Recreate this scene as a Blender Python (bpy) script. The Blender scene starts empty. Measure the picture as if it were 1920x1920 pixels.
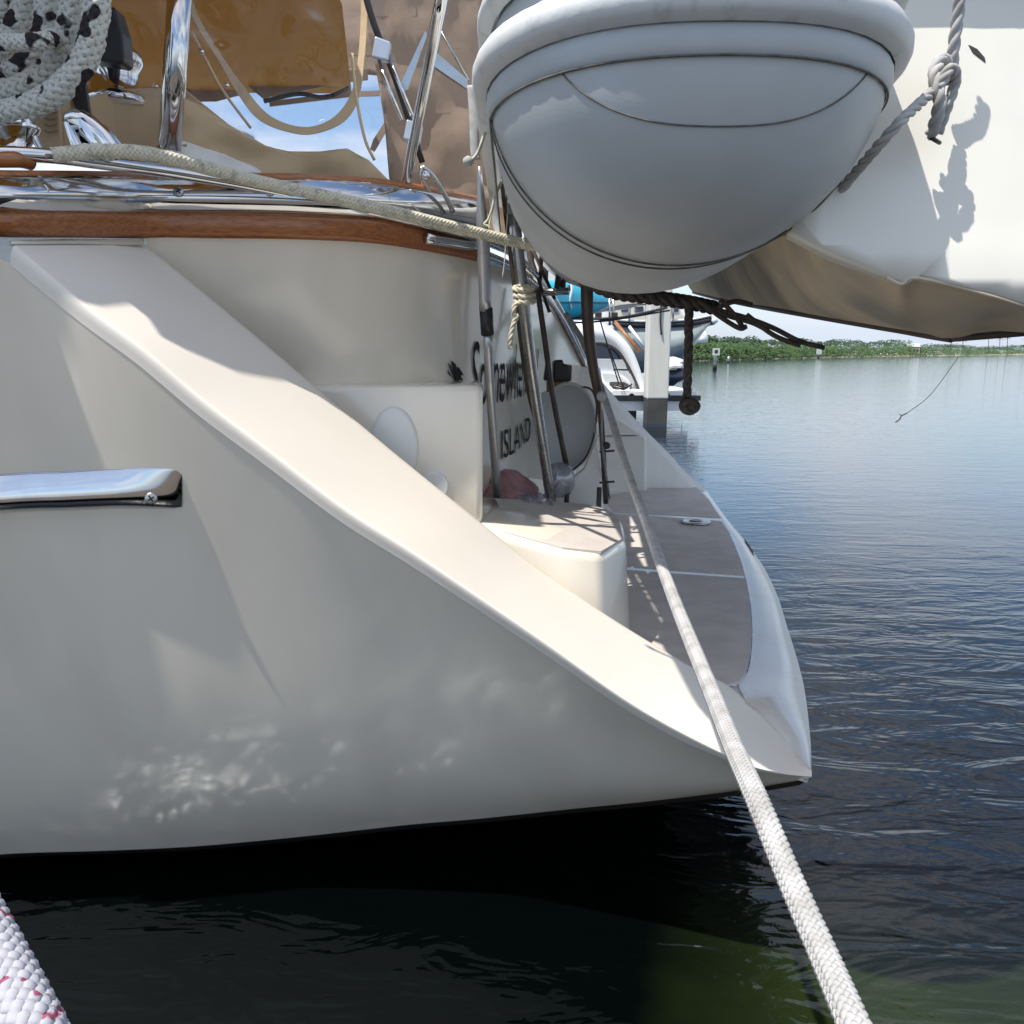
import bpy, bmesh, math, random
from mathutils import Vector, Matrix, noise
random.seed(7)
R = math.radians
scene = bpy.context.scene
col = scene.collection

# ------------------------------------------------------------------ camera
FPX, PITCH = 1500.0, R(11.3)
CAM = Vector((0, 0, 1.0))
cd = bpy.data.cameras.new('camera'); cam = bpy.data.objects.new('camera', cd); col.objects.link(cam)
cam.location = CAM; cam.rotation_euler = (R(90) - PITCH, 0, 0)
cd.sensor_fit = 'HORIZONTAL'; cd.sensor_width = 36.0; cd.lens = 36.0 * FPX / 1920.0
cd.clip_start = 0.02; cd.clip_end = 6000
scene.camera = cam
WZ = -0.35                                    # water level (camera is 1.35 m above it)

# ------------------------------------------------------------------ sun, sky, exposure
SUN = Vector((-0.40, -0.30, 1.0)).normalized()
sl = bpy.data.lights.new('sun', 'SUN'); sun = bpy.data.objects.new('sun', sl); col.objects.link(sun)
sl.energy = 4.8; sl.angle = R(0.6); sl.color = (1.0, 0.95, 0.87)
sun.rotation_euler = (-SUN).to_track_quat('-Z', 'Y').to_euler()
w = bpy.data.worlds.new('World'); scene.world = w; w.use_nodes = True
nt = w.node_tree; nt.nodes.clear(); N = nt.nodes.new; L = nt.links.new
out = N('ShaderNodeOutputWorld'); bg = N('ShaderNodeBackground'); sky = N('ShaderNodeTexSky')
sky.sky_type = 'NISHITA'; sky.sun_disc = False
sky.sun_elevation = math.asin(SUN.z); sky.sun_rotation = math.atan2(SUN.x, SUN.y)
sky.air_density = 1.1; sky.dust_density = 0.6; sky.ozone_density = 2.5
tc = N('ShaderNodeTexCoord'); sep = N('ShaderNodeSeparateXYZ'); L(tc.outputs['Generated'], sep.inputs[0])
ad = N('ShaderNodeMath'); ad.operation = 'ADD'; ad.inputs[1].default_value = 0.12; L(sep.outputs['Z'], ad.inputs[0])
mx = N('ShaderNodeMath'); mx.operation = 'MAXIMUM'; mx.inputs[1].default_value = 0.05; L(ad.outputs[0], mx.inputs[0])
dx = N('ShaderNodeMath'); dx.operation = 'DIVIDE'; L(sep.outputs['X'], dx.inputs[0]); L(mx.outputs[0], dx.inputs[1])
dy = N('ShaderNodeMath'); dy.operation = 'DIVIDE'; L(sep.outputs['Y'], dy.inputs[0]); L(mx.outputs[0], dy.inputs[1])
cmb = N('ShaderNodeCombineXYZ'); L(dx.outputs[0], cmb.inputs[0]); L(dy.outputs[0], cmb.inputs[1])
cn = N('ShaderNodeTexNoise'); cn.inputs['Scale'].default_value = 0.9; cn.inputs['Detail'].default_value = 6; cn.inputs['Roughness'].default_value = .55
L(cmb.outputs[0], cn.inputs['Vector'])
cr = N('ShaderNodeValToRGB'); cr.color_ramp.elements[0].position = .44; cr.color_ramp.elements[1].position = .62
cr.color_ramp.elements[0].color = (0, 0, 0, 1); cr.color_ramp.elements[1].color = (.8, .8, .8, 1)
L(cn.outputs['Fac'], cr.inputs[0])
mix = N('ShaderNodeMix'); mix.data_type = 'RGBA'; L(cr.outputs[0], mix.inputs[0]); L(sky.outputs[0], mix.inputs[6])
mix.inputs[7].default_value = (6.4, 6.3, 6.3, 1)
hz = N('ShaderNodeMapRange'); L(sep.outputs['Z'], hz.inputs['Value']); hz.inputs['From Min'].default_value = -.02; hz.inputs['From Max'].default_value = .15
hz.inputs['To Min'].default_value = .85; hz.inputs['To Max'].default_value = 0; hz.interpolation_type = 'SMOOTHSTEP'
mh = N('ShaderNodeMix'); mh.data_type = 'RGBA'; L(hz.outputs[0], mh.inputs[0]); L(mix.outputs[2], mh.inputs[6]); mh.inputs[7].default_value = (3.3, 3.9, 5.1, 1)
L(mh.outputs[2], bg.inputs['Color']); bg.inputs['Strength'].default_value = 0.15; L(bg.outputs[0], out.inputs[0])
scene.view_settings.view_transform = 'Standard'; scene.view_settings.look = 'None'
scene.view_settings.gamma = 1; scene.view_settings.use_curve_mapping = False
scene.view_settings.exposure = 0.32
scene.cycles.max_bounces = 8; scene.cycles.transparent_max_bounces = 12
scene.cycles.blur_glossy = 0.15; scene.cycles.sample_clamp_indirect = 8.0; scene.cycles.caustics_reflective = True
scene.cycles.use_denoising = True

# ------------------------------------------------------------------ survey helpers (pixel of the 1920 photo + a real depth -> point)
_c, _s = math.cos(PITCH), math.sin(PITCH)
def ray(x, y):
    a, b = (x - 960) / FPX, (960 - y) / FPX
    return Vector((a, _c + b * _s, -_s + b * _c))
def P(x, y, Y):
    d = ray(x, y); return CAM + d * (Y / d.y)
def PZ(x, y, z):
    d = ray(x, y); return CAM + d * ((z - CAM.z) / d.z)
def V(*a): return Vector(a)
def lerp(a, b, t): return a + (b - a) * t
def cat(pts, n):
    """Catmull-Rom resample, n steps per span"""
    if len(pts) < 3:
        return [pts[0].lerp(pts[-1], i / n) for i in range(n + 1)]
    q = [pts[0] * 2 - pts[1]] + list(pts) + [pts[-1] * 2 - pts[-2]]
    o = []
    for i in range(1, len(q) - 2):
        p0, p1, p2, p3 = q[i - 1], q[i], q[i + 1], q[i + 2]
        for k in range(n):
            t = k / n
            o.append(.5 * ((2 * p1) + (p2 - p0) * t + (2 * p0 - 5 * p1 + 4 * p2 - p3) * t * t + (3 * p1 - p0 - 3 * p2 + p3) * t ** 3))
    o.append(pts[-1].copy()); return o
def at(pts, u):
    """point on polyline, u in 0..1 by index"""
    f = u * (len(pts) - 1); i = min(int(f), len(pts) - 2); return pts[i].lerp(pts[i + 1], f - i)

# ------------------------------------------------------------------ materials
def mat(name, color, rough=.5, metal=0, coat=0, var=.0, vscale=6, bump=0, bscale=60, color2=None, trans=0, alpha=1, spec=None, ior=None, obj=True, stretch=None, detail=3, lo=.4, hi=.65):
    m = bpy.data.materials.new(name); m.use_nodes = True; t = m.node_tree; b = t.nodes['Principled BSDF']
    b.inputs['Base Color'].default_value = (*color, 1); b.inputs['Roughness'].default_value = rough
    b.inputs['Metallic'].default_value = metal; b.inputs['Coat Weight'].default_value = coat
    b.inputs['Coat Roughness'].default_value = .13; b.inputs['Coat IOR'].default_value = 1.55
    b.inputs['Transmission Weight'].default_value = trans; b.inputs['Alpha'].default_value = alpha
    if ior: b.inputs['IOR'].default_value = ior
    if spec is not None: b.inputs['Specular IOR Level'].default_value = spec
    g = t.nodes.new('ShaderNodeTexCoord'); src = g.outputs['Object']
    if stretch:
        mp = t.nodes.new('ShaderNodeMapping'); mp.inputs['Scale'].default_value = stretch; t.links.new(src, mp.inputs[0]); src = mp.outputs[0]
    if var or color2:
        n = t.nodes.new('ShaderNodeTexNoise'); n.inputs['Scale'].default_value = vscale; n.inputs['Detail'].default_value = detail
        t.links.new(src, n.inputs['Vector'])
        r = t.nodes.new('ShaderNodeValToRGB'); r.color_ramp.elements[0].position = lo; r.color_ramp.elements[1].position = hi
        c2 = color2 if color2 else tuple(c * (1 - var) for c in color)
        r.color_ramp.elements[0].color = (*color, 1); r.color_ramp.elements[1].color = (*c2, 1)
        t.links.new(n.outputs['Fac'], r.inputs[0]); t.links.new(r.outputs[0], b.inputs['Base Color'])
        if var:
            mr = t.nodes.new('ShaderNodeMapRange'); mr.inputs['To Min'].default_value = max(.02, rough * .7); mr.inputs['To Max'].default_value = min(1, rough * 1.4)
            t.links.new(n.outputs['Fac'], mr.inputs['Value']); t.links.new(mr.outputs[0], b.inputs['Roughness'])
    if bump:
        n2 = t.nodes.new('ShaderNodeTexNoise'); n2.inputs['Scale'].default_value = bscale; n2.inputs['Detail'].default_value = 4
        t.links.new(src, n2.inputs['Vector'])
        bp = t.nodes.new('ShaderNodeBump'); bp.inputs['Strength'].default_value = bump; bp.inputs['Distance'].default_value = .01
        t.links.new(n2.outputs['Fac'], bp.inputs['Height']); t.links.new(bp.outputs[0], b.inputs['Normal'])
    return m
M = {}
M['gel'] = mat('gelcoat', (.79, .72, .605),   .30, coat=1, color2=(.70, .635, .53), vscale=2.2, stretch=(2.2, 2.2, .6), bump=.015, bscale=9, lo=.45, hi=.8)
M['geltop'] = mat('chalky_gelcoat', (.78, .72, .635), .5, coat=.12, var=.03, vscale=4, bump=.02, bscale=60)
M['gelw'] = mat('gelcoat_white', (.74, .73, .70), .25, coat=.4, var=.07, vscale=7, bump=.02, bscale=20)
M['tread'] = mat('nonskid', (.57, .515, .475), .75, var=.12, vscale=12, bump=.25, bscale=420)
M['antifoul'] = mat('antifouling', (.020, .010, .009), .6, var=.5, vscale=7)
M['teak'] = mat('varnished_teak', (.36, .13, .038), .30, coat=.25, color2=(.24, .075, .022), vscale=9, stretch=(1, 12, 30), bump=.05, bscale=50)
M['steel'] = mat('stainless', (.66, .66, .66), .09, metal=1, var=.06, vscale=25)
M['steel2'] = mat('stainless_dull', (.48, .48, .47), .26, metal=1, var=.15, vscale=30)
M['alu'] = mat('anodised_aluminium', (.52, .53, .55), .34, metal=.85, var=.12, vscale=30)
M['black'] = mat('black_plastic', (.015, .015, .017), .38, var=.2, vscale=20)
M['dark'] = mat('dark_fitting', (.035, .030, .028), .5, var=.3, vscale=30)
M['darkpole'] = mat('weathered_post', (.085, .062, .050), .45, metal=.2, var=.35, vscale=18)
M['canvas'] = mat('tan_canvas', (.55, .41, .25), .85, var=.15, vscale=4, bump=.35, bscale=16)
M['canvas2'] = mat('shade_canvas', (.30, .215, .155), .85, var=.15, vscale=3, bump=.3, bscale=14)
M['rope'] = mat('white_rope', (.44, .435, .43), .9, color2=(.30, .29, .27), vscale=38, lo=.42, hi=.72)
M['ropetan'] = mat('cream_rope', (.60, .56, .44), .85, color2=(.36, .34, .27), vscale=70, lo=.5, hi=.7)
M['ropecoil'] = mat('flecked_rope', (.55, .55, .50), .85, color2=(.02, .014, .018), vscale=19, detail=1, lo=.61, hi=.63, bump=.5, bscale=160)
M['ropebrown'] = mat('tarred_rope', (.07, .058, .050), .9, var=.4, vscale=60, bump=.6, bscale=150)
M['ropegrey'] = mat('weathered_cover', (.36, .37, .39), .85, var=.35, vscale=30)
M['rub'] = mat('tube_fabric', (.45, .485, .50), .48, color2=(.39, .41, .41), vscale=4.5, bump=.03, bscale=260)
M['rubs'] = mat('strake_rubber', (.60, .62, .62), .55, color2=(.40, .41, .40), lo=.55, hi=.8, vscale=30, bump=.08, bscale=60)
M['seam'] = mat('seam_tape', (.13, .125, .10), .7, var=.4, vscale=60)
M['dhull'] = mat('dinghy_transom_gel', (.72, .70, .63), .35, coat=.2, color2=(.63, .61, .55), vscale=3, lo=.45, hi=.75)
M['dbot'] = mat('dinghy_bottom_gel', (.56, .48, .36), .85, spec=.15, color2=(.30, .28, .25), vscale=3.0, bump=.05, bscale=30)
M['keel'] = mat('keel_strip', (.05, .04, .035), .6)
M['letter'] = mat('vinyl_lettering', (.025, .024, .024), .75, spec=.2)
M['white'] = mat('white_paint', (.78, .78, .77), .4, var=.06, vscale=3)
M['navy'] = mat('dark_blue_glass', (.02, .03, .07), .12, coat=.5)
M['cream'] = mat('cream_cabin', (.70, .66, .56), .5, var=.1, vscale=2)
M['ghull'] = mat('grey_green_hull', (.20, .24, .24), .25, coat=.6, color2=(.30, .34, .33), vscale=1.2)
M['kayak'] = mat('turquoise_plastic', (.02, .42, .58), .35, coat=.2, var=.08)
M['pile'] = mat('white_piling', (.60, .59, .53), .7, var=.22, vscale=2, stretch=(1, 1, .25), bump=.2, bscale=8)
M['wet'] = mat('wet_timber', (.055, .058, .05), .6, var=.3, vscale=3)
M['bronze'] = mat('aged_teak', (.30, .13, .045), .4, var=.3, vscale=12)
M['sand'] = mat('sand', (.55, .48, .36), .9, var=.2, vscale=.3)
M['palegreen'] = mat('pale_marker_paint', (.50, .55, .50), .6, var=.1)
M['bark'] = mat('palm_trunk', (.16, .13, .10), .9, var=.2)
M['frond'] = mat('palm_leaf', (.05, .085, .03), .7, var=.3, vscale=.5)
M['leaf'] = mat('mangrove_leaf', (.050, .105, .022), .8, color2=(.018, .045, .012), vscale=.35, lo=.35, hi=.7)
M['leaf2'] = mat('tree_leaf', (.028, .060, .022), .8, color2=(.014, .032, .014), vscale=.2, lo=.35, hi=.7)
M['pink'] = mat('pink_towel', (.46, .27, .27), .95, color2=(.34, .18, .20), vscale=14, bump=.5, bscale=60)
M['grey'] = mat('grey_plastic', (.55, .56, .56), .45, var=.06, vscale=9)
M['cap_orange'] = mat('varnish_block', (.36, .13, .035), .25, coat=.5, var=.2, vscale=12)
def mixmat(name, build):
    m = bpy.data.materials.new(name); m.use_nodes = True; t = m.node_tree
    for n in list(t.nodes):
        if n.type != 'OUTPUT_MATERIAL': t.nodes.remove(n)
    build(t, t.nodes, t.links, [n for n in t.nodes if n.type == 'OUTPUT_MATERIAL'][0]); return m
def _vinyl(t, n, l, o):
    a = n.new('ShaderNodeBsdfTransparent'); a.inputs[0].default_value = (.90, .90, .93, 1)
    g = n.new('ShaderNodeBsdfGlossy'); g.inputs['Roughness'].default_value = .03
    tx = n.new('ShaderNodeTexCoord'); no = n.new('ShaderNodeTexNoise'); no.inputs['Scale'].default_value = 5; l.new(tx.outputs['Object'], no.inputs['Vector'])
    bp = n.new('ShaderNodeBump'); bp.inputs['Strength'].default_value = .5; bp.inputs['Distance'].default_value = .05; l.new(no.outputs['Fac'], bp.inputs['Height'])
    l.new(bp.outputs[0], g.inputs['Normal'])
    f = n.new('ShaderNodeFresnel'); f.inputs[0].default_value = 1.36; l.new(bp.outputs[0], f.inputs['Normal'])
    x = n.new('ShaderNodeMixShader'); l.new(f.outputs[0], x.inputs[0]); l.new(a.outputs[0], x.inputs[1]); l.new(g.outputs[0], x.inputs[2]); l.new(x.outputs[0], o.inputs[0])
M['vinyl'] = mixmat('clear_vinyl', _vinyl)
def _bag(t, n, l, o):
    a = n.new('ShaderNodeBsdfTransparent'); a.inputs[0].default_value = (.75, .75, .82, 1)
    g = n.new('ShaderNodeBsdfGlossy'); g.inputs['Roughness'].default_value = .12
    d = n.new('ShaderNodeBsdfDiffuse'); d.inputs[0].default_value = (.5, .5, .56, 1)
    y = n.new('ShaderNodeMixShader'); y.inputs[0].default_value = .35; l.new(d.outputs[0], y.inputs[1]); l.new(g.outputs[0], y.inputs[2])
    x = n.new('ShaderNodeMixShader'); x.inputs[0].default_value = .5; l.new(a.outputs[0], x.inputs[1]); l.new(y.outputs[0], x.inputs[2]); l.new(x.outputs[0], o.inputs[0])
M['bag'] = mixmat('clear_plastic', _bag)
def _roof(t, n, l, o):
    d = n.new('ShaderNodeBsdfDiffuse'); d.inputs[0].default_value = (.36, .25, .10, 1)
    a = n.new('ShaderNodeBsdfTranslucent'); a.inputs[0].default_value = (.42, .26, .09, 1)
    x = n.new('ShaderNodeMixShader'); x.inputs[0].default_value = .42; l.new(d.outputs[0], x.inputs[1]); l.new(a.outputs[0], x.inputs[2]); l.new(x.outputs[0], o.inputs[0])
M['roof'] = mixmat('awning_canvas', _roof)
def _water(t, n, l, o):
    b = n.new('ShaderNodeBsdfPrincipled'); l.new(b.outputs[0], o.inputs[0])
    b.inputs['Roughness'].default_value = .05; b.inputs['IOR'].default_value = 1.48
    g = n.new('ShaderNodeTexCoord')
    c = n.new('ShaderNodeTexNoise'); c.inputs['Scale'].default_value = 1.3; c.inputs['Detail'].default_value = 4; l.new(g.outputs['Object'], c.inputs['Vector'])
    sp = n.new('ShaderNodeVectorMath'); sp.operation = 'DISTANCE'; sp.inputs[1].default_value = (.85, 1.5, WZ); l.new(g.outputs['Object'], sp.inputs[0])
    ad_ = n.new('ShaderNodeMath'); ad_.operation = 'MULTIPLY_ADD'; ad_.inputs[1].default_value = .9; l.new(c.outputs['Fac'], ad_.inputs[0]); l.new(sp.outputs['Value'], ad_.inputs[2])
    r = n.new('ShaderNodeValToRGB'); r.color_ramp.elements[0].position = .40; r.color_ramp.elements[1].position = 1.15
    r.color_ramp.elements[0].color = (.022, .034, .009, 1); r.color_ramp.elements[1].color = (.0007, .0016, .0016, 1)  # shade beside hull put into the colour: near-black outside the green patch
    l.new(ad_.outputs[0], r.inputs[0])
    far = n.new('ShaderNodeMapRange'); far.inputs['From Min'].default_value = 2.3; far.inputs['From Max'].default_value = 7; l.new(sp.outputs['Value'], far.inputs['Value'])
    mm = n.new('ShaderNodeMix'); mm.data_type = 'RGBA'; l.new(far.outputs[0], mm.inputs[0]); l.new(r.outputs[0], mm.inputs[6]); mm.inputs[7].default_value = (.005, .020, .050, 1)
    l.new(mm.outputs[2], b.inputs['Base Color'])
    prev = None
    for sc_, st, dist, rg, sx in ((.8, .5, .016, .5, .5), (4.5, .60, .0115, .60, .6), (20, .3, .0018, .5, .8)):
        mp = n.new('ShaderNodeMapping'); mp.inputs['Scale'].default_value = (sx, 1.5, 1); mp.inputs['Rotation'].default_value = (0, 0, R(14)); l.new(g.outputs['Object'], mp.inputs[0])
        w1 = n.new('ShaderNodeTexNoise'); w1.inputs['Scale'].default_value = sc_; w1.inputs['Detail'].default_value = 3; w1.inputs['Roughness'].default_value = rg; w1.inputs['Distortion'].default_value = .6
        l.new(mp.outputs[0], w1.inputs['Vector'])
        bp = n.new('ShaderNodeBump'); bp.inputs['Distance'].default_value = dist * 2.2
        cs = n.new('ShaderNodeMapRange'); cs.interpolation_type = 'SMOOTHSTEP'; cs.inputs['From Min'].default_value = 1.5; cs.inputs['From Max'].default_value = 5
        cs.inputs['To Min'].default_value = min(1, st * 1.15); cs.inputs['To Max'].default_value = st * .36; l.new(sp.outputs['Value'], cs.inputs['Value']); l.new(cs.outputs[0], bp.inputs['Strength']); l.new(w1.outputs['Fac'], bp.inputs['Height'])
        if prev: l.new(prev.outputs[0], bp.inputs['Normal'])
        prev = bp
    l.new(prev.outputs[0], b.inputs['Normal'])
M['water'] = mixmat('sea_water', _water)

# ------------------------------------------------------------------ object helpers
def link(name, me, m, parent=None, smooth=True):
    o = bpy.data.objects.new(name, me); col.objects.link(o)
    if m is not None: me.materials.append(M[m] if isinstance(m, str) else m)
    if smooth: me.shade_smooth()
    if parent is not None:
        o.parent = parent; o.matrix_parent_inverse = Matrix.Translation(-parent.location)
    return o
def mesh(name, vs, fs, m, parent=None, smooth=True, thick=0, bevel=0, sub=0):
    me = bpy.data.meshes.new(name); me.from_pydata([tuple(v) for v in vs], [], fs); me.validate(); me.update()
    o = link(name, me, m, parent, smooth)
    if thick:
        q = o.modifiers.new('solid', 'SOLIDIFY'); q.thickness = thick; q.offset = 1
    if bevel:
        q = o.modifiers.new('bevel', 'BEVEL'); q.width = bevel; q.segments = 3; q.limit_method = 'ANGLE'; q.angle_limit = R(35)
    if sub:
        q = o.modifiers.new('sub', 'SUBSURF'); q.levels = q.render_levels = sub
    return o
def thing(name, loc, label, cate, group=None, kind=None):
    o = bpy.data.objects.new(name, None); col.objects.link(o); o.location = loc; o.empty_display_size = .1
    return tag(o, label, cate, group, kind)
def tag(o, label=None, cate=None, group=None, kind=None):
    if label: o['label'] = label
    if cate: o['category'] = cate
    if group: o['group'] = group
    if kind: o['kind'] = kind
    return o
def gridm(rows):
    nr, nc = len(rows), len(rows[0]); vs = [p for r_ in rows for p in r_]; fs = []
    for i in range(nr - 1):
        for j in range(nc - 1):
            a = i * nc + j; fs.append((a, a + 1, a + nc + 1, a + nc))
    return vs, fs
def grid(name, rows, m, parent=None, thick=0, smooth=True, flip=False):
    vs, fs = gridm(rows)
    if flip: fs = [f[::-1] for f in fs]
    return mesh(name, vs, fs, m, parent, smooth, thick)
def frames(pts):
    T = []
    for i in range(len(pts)):
        a, b = pts[max(0, i - 1)], pts[min(len(pts) - 1, i + 1)]; d = b - a
        T.append(d.normalized() if d.length > 1e-9 else Vector((0, 0, 1)))
    u = T[0].cross(Vector((0, 0, 1)))
    if u.length < .1: u = T[0].cross(Vector((0, 1, 0)))
    u.normalize(); F = []
    for t in T:
        u = u - t * u.dot(t); u.normalize(); F.append((t, u, t.cross(u)))
    return F
def tubem(pts, r, n=10, rv=None, cap=True, vs=None, fs=None, off=None):
    vs = [] if vs is None else vs; fs = [] if fs is None else fs; base = len(vs); F = frames(pts); m_ = len(pts)
    for i, p in enumerate(pts):
        rr = r(i / (m_ - 1)) if callable(r) else r; r2 = rr if rv is None else (rv(i / (m_ - 1)) if callable(rv) else rv)
        t, u, v = F[i]
        for k in range(n):
            a = 2 * math.pi * k / n; vs.append(p + u * math.cos(a) * rr + v * math.sin(a) * r2)
    for i in range(m_ - 1):
        for k in range(n):
            a = base + i * n + k; b = base + i * n + (k + 1) % n; fs.append((a, b, b + n, a + n))
    if cap:
        fs.append(tuple(base + k for k in range(n))[::-1]); fs.append(tuple(base + (m_ - 1) * n + k for k in range(n)))
    return vs, fs
def tube(name, pts, r, m, parent=None, n=10, res=6, rv=None, straight=False):
    q = pts if straight else cat(pts, res)
    vs, fs = tubem(q, r, n, rv); return mesh(name, vs, fs, m, parent)
def resamp(pts, step):
    L_ = [0]
    for a, b in zip(pts, pts[1:]): L_.append(L_[-1] + (b - a).length)
    n = max(2, int(L_[-1] / step)); o = []; j = 0
    for i in range(n + 1):
        s = L_[-1] * i / n
        while j < len(L_) - 2 and L_[j + 1] < s: j += 1
        o.append(pts[j].lerp(pts[j + 1], (s - L_[j]) / max(1e-9, L_[j + 1] - L_[j])))
    return o, L_[-1]
def braid(name, ctrl, Rr, m, parent=None, n=8, pitch=5.5, per=2.0):
    """double braid: n strands each way woven over and under a core"""
    q, Lg = resamp(cat(ctrl, 16), Rr * pitch / (2 * n * per)); F = frames(q); vs, fs = [], []; m_ = len(q)
    for sgn in (1, -1):
        for k in range(n):
            base = len(vs)
            for i, p in enumerate(q):
                s = Lg * i / (m_ - 1); u_ = s / (Rr * pitch); a = sgn * 2 * math.pi * u_ + 2 * math.pi * k / n
                rad = Rr * (.86 + .085 * sgn * math.cos(2 * math.pi * n * u_))
                t, u, v = F[i]; e = u * math.cos(a) + v * math.sin(a)
                tt = t + (v * math.cos(a) - u * math.sin(a)) * sgn * (2 * math.pi / pitch); tt.normalize(); w_ = tt.cross(e)
                c = p + e * rad
                for h in range(5):
                    b = 2 * math.pi * h / 5; vs.append(c + w_ * math.cos(b) * Rr * .27 + e * math.sin(b) * Rr * .12)
            for i in range(m_ - 1):
                for h in range(5):
                    a0 = base + i * 5 + h; b0 = base + i * 5 + (h + 1) % 5; fs.append((a0, b0, b0 + 5, a0 + 5))
    cq = q[::max(1, int(2 * per))]
    tubem(cq, Rr * .84, 12, None, True, vs, fs)
    return mesh(name, vs, fs, m, parent)
def twist(name, ctrl, Rr, m, parent=None, n=3, pitch=7, sides=7):
    """laid rope: n strands twisted round each other"""
    q, Lg = resamp(cat(ctrl, 16), Rr * pitch / 10); F = frames(q); vs, fs = [], []; m_ = len(q)
    for k in range(n):
        pts = []
        for i, p in enumerate(q):
            a = 2 * math.pi * (Lg * i / (m_ - 1) / (Rr * pitch) + k / n); t, u, v = F[i]
            pts.append(p + (u * math.cos(a) + v * math.sin(a)) * Rr * .5)
        tubem(pts, Rr * .53, sides, None, True, vs, fs)
    return mesh(name, vs, fs, m, parent)
def prism(name, poly, d, m, parent=None, bevel=0, smooth=False):
    """polygon (list of points) extruded by the vector d"""
    n = len(poly); vs = list(poly) + [p + d for p in poly]
    fs = [tuple(range(n))[::-1], tuple(range(n, 2 * n))] + [(i, (i + 1) % n, n + (i + 1) % n, n + i) for i in range(n)]
    return mesh(name, vs, fs, m, parent, smooth, 0, bevel)
def box(name, c, s, m, parent=None, bevel=0, rz=0):
    h = [Vector(v) for v in ((-.5, -.5, -.5), (.5, -.5, -.5), (.5, .5, -.5), (-.5, .5, -.5))]; r_ = Matrix.Rotation(rz, 3, 'Z')
    pl = [Vector(c) + r_ @ Vector((v.x * s[0], v.y * s[1], v.z * s[2])) for v in h]
    return prism(name, pl, Vector((0, 0, s[2])), m, parent, bevel)
def orient(o, pos, z):
    q = Vector(z).to_track_quat('Z', 'Y'); return [pos + q @ v for v in o]
def lathe(name, pos, axis, prof, m, parent=None, n=28):
    """prof: list of (radius, height)"""
    vs, fs = [], []; q = Vector(axis).to_track_quat('Z', 'Y')
    for r_, h in prof:
        for k in range(n):
            a = 2 * math.pi * k / n; vs.append(pos + q @ Vector((r_ * math.cos(a), r_ * math.sin(a), h)))
    for i in range(len(prof) - 1):
        for k in range(n):
            a = i * n + k; b = i * n + (k + 1) % n; fs.append((a, b, b + n, a + n))
    fs.append(tuple(range(n))[::-1]); fs.append(tuple((len(prof) - 1) * n + k for k in range(n)))
    return mesh(name, vs, fs, m, parent)

# ================================================================== SETTING
me = bpy.data.meshes.new('water'); rings = [(-3000, 3000)]
bm = bmesh.new()
vv = [bm.verts.new(v) for v in ((-4000, -4000, WZ), (4000, -4000, WZ), (4000, 5000, WZ), (-4000, 5000, WZ))]; bm.faces.new(vv); bm.to_mesh(me); bm.free()
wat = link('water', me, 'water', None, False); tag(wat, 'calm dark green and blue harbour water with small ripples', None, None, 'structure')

# shoreline -----------------------------------------------------------
def shore(x):                                  # distance of the far bank for a column of the photo
    t = (x - 1250) / 670; return lerp(118, 430, max(0, t) ** 1.5) if x < 1950 else 430
bank = [1240, 1300, 1360, 1420, 1500, 1600, 1700, 1800, 1900, 2000, 2150]
def onw(x, D): return Vector(((x - 960) / FPX * D / _c, D, WZ))
bank_f = [onw(x, shore(x)) for x in bank]; far_f = [onw(x, shore(x) + 60) for x in bank]
rows = [[p + V(0, 0, .02) for p in bank_f], [p * 1.0 + V(0, 2.5, .45) for p in bank_f], [p + V(0, 60, 1.0) for p in bank_f]]
tag(grid('shore', rows, 'sand'), 'thin pale sand line under the mangroves on the far shore', None, None, 'structure')
def foliage(name, spots, m, leaf, per, label, seed=1, parent=None):
    rnd = random.Random(seed); vs, fs = [], []
    for c, rx, rz in spots:
        for _ in range(per):
            while True:
                d = Vector((rnd.uniform(-1, 1), rnd.uniform(-1, 1), rnd.uniform(-1, 1)))
                if .25 < d.length < 1: break
            p = c + Vector((d.x * rx, d.y * rx, d.z * rz)); a = rnd.uniform(0, 6.28); b = rnd.uniform(-1, 1)
            u = Vector((math.cos(a), math.sin(a), b * .6)).normalized() * leaf * rnd.uniform(.6, 1.4); v = u.orthogonal().normalized() * leaf * rnd.uniform(.5, 1)
            k = len(vs); vs += [p - u, p - v * .7, p + u, p + v * .7]; fs.append((k, k + 1, k + 2, k + 3))
    o = mesh(name, vs, fs, m, parent, False)
    if label: tag(o, label, None, None, 'stuff')
    return o
rnd = random.Random(3); spots = []; spots2 = []
x = 1245
while x < 2150:
    D = shore(x); hh = lerp(3.0, 3.4, min(1, (x - 1250) / 500)) * (1 + .25 * noise.noise(Vector((x * .013, 0, 0))))
    for k in range(3):
        b = onw(x + rnd.uniform(-6, 6), D + 1.5 + k * 2.2); r_ = rnd.uniform(.9, 1.5) * (D / 180 + .4)
        spots.append((b + V(0, 0, hh * (.22 + .27 * k) * rnd.uniform(.85, 1.1)), r_, hh * .24))
    if rnd.random() < .75:
        b = onw(x, D + 14); spots2.append((b + V(0, 0, hh * 1.12 * rnd.uniform(.8, 1.15)), r_ * 1.1, hh * .22))
    x += 3.1 * 1.5
foliage('mangrove_thicket', spots, 'leaf', .24, 75, 'low bright green mangrove thicket along the far shore', 2)
foliage('coastal_woodland', spots2, 'leaf2', .30, 75, 'darker tree line rising behind the far mangroves', 5)
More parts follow.
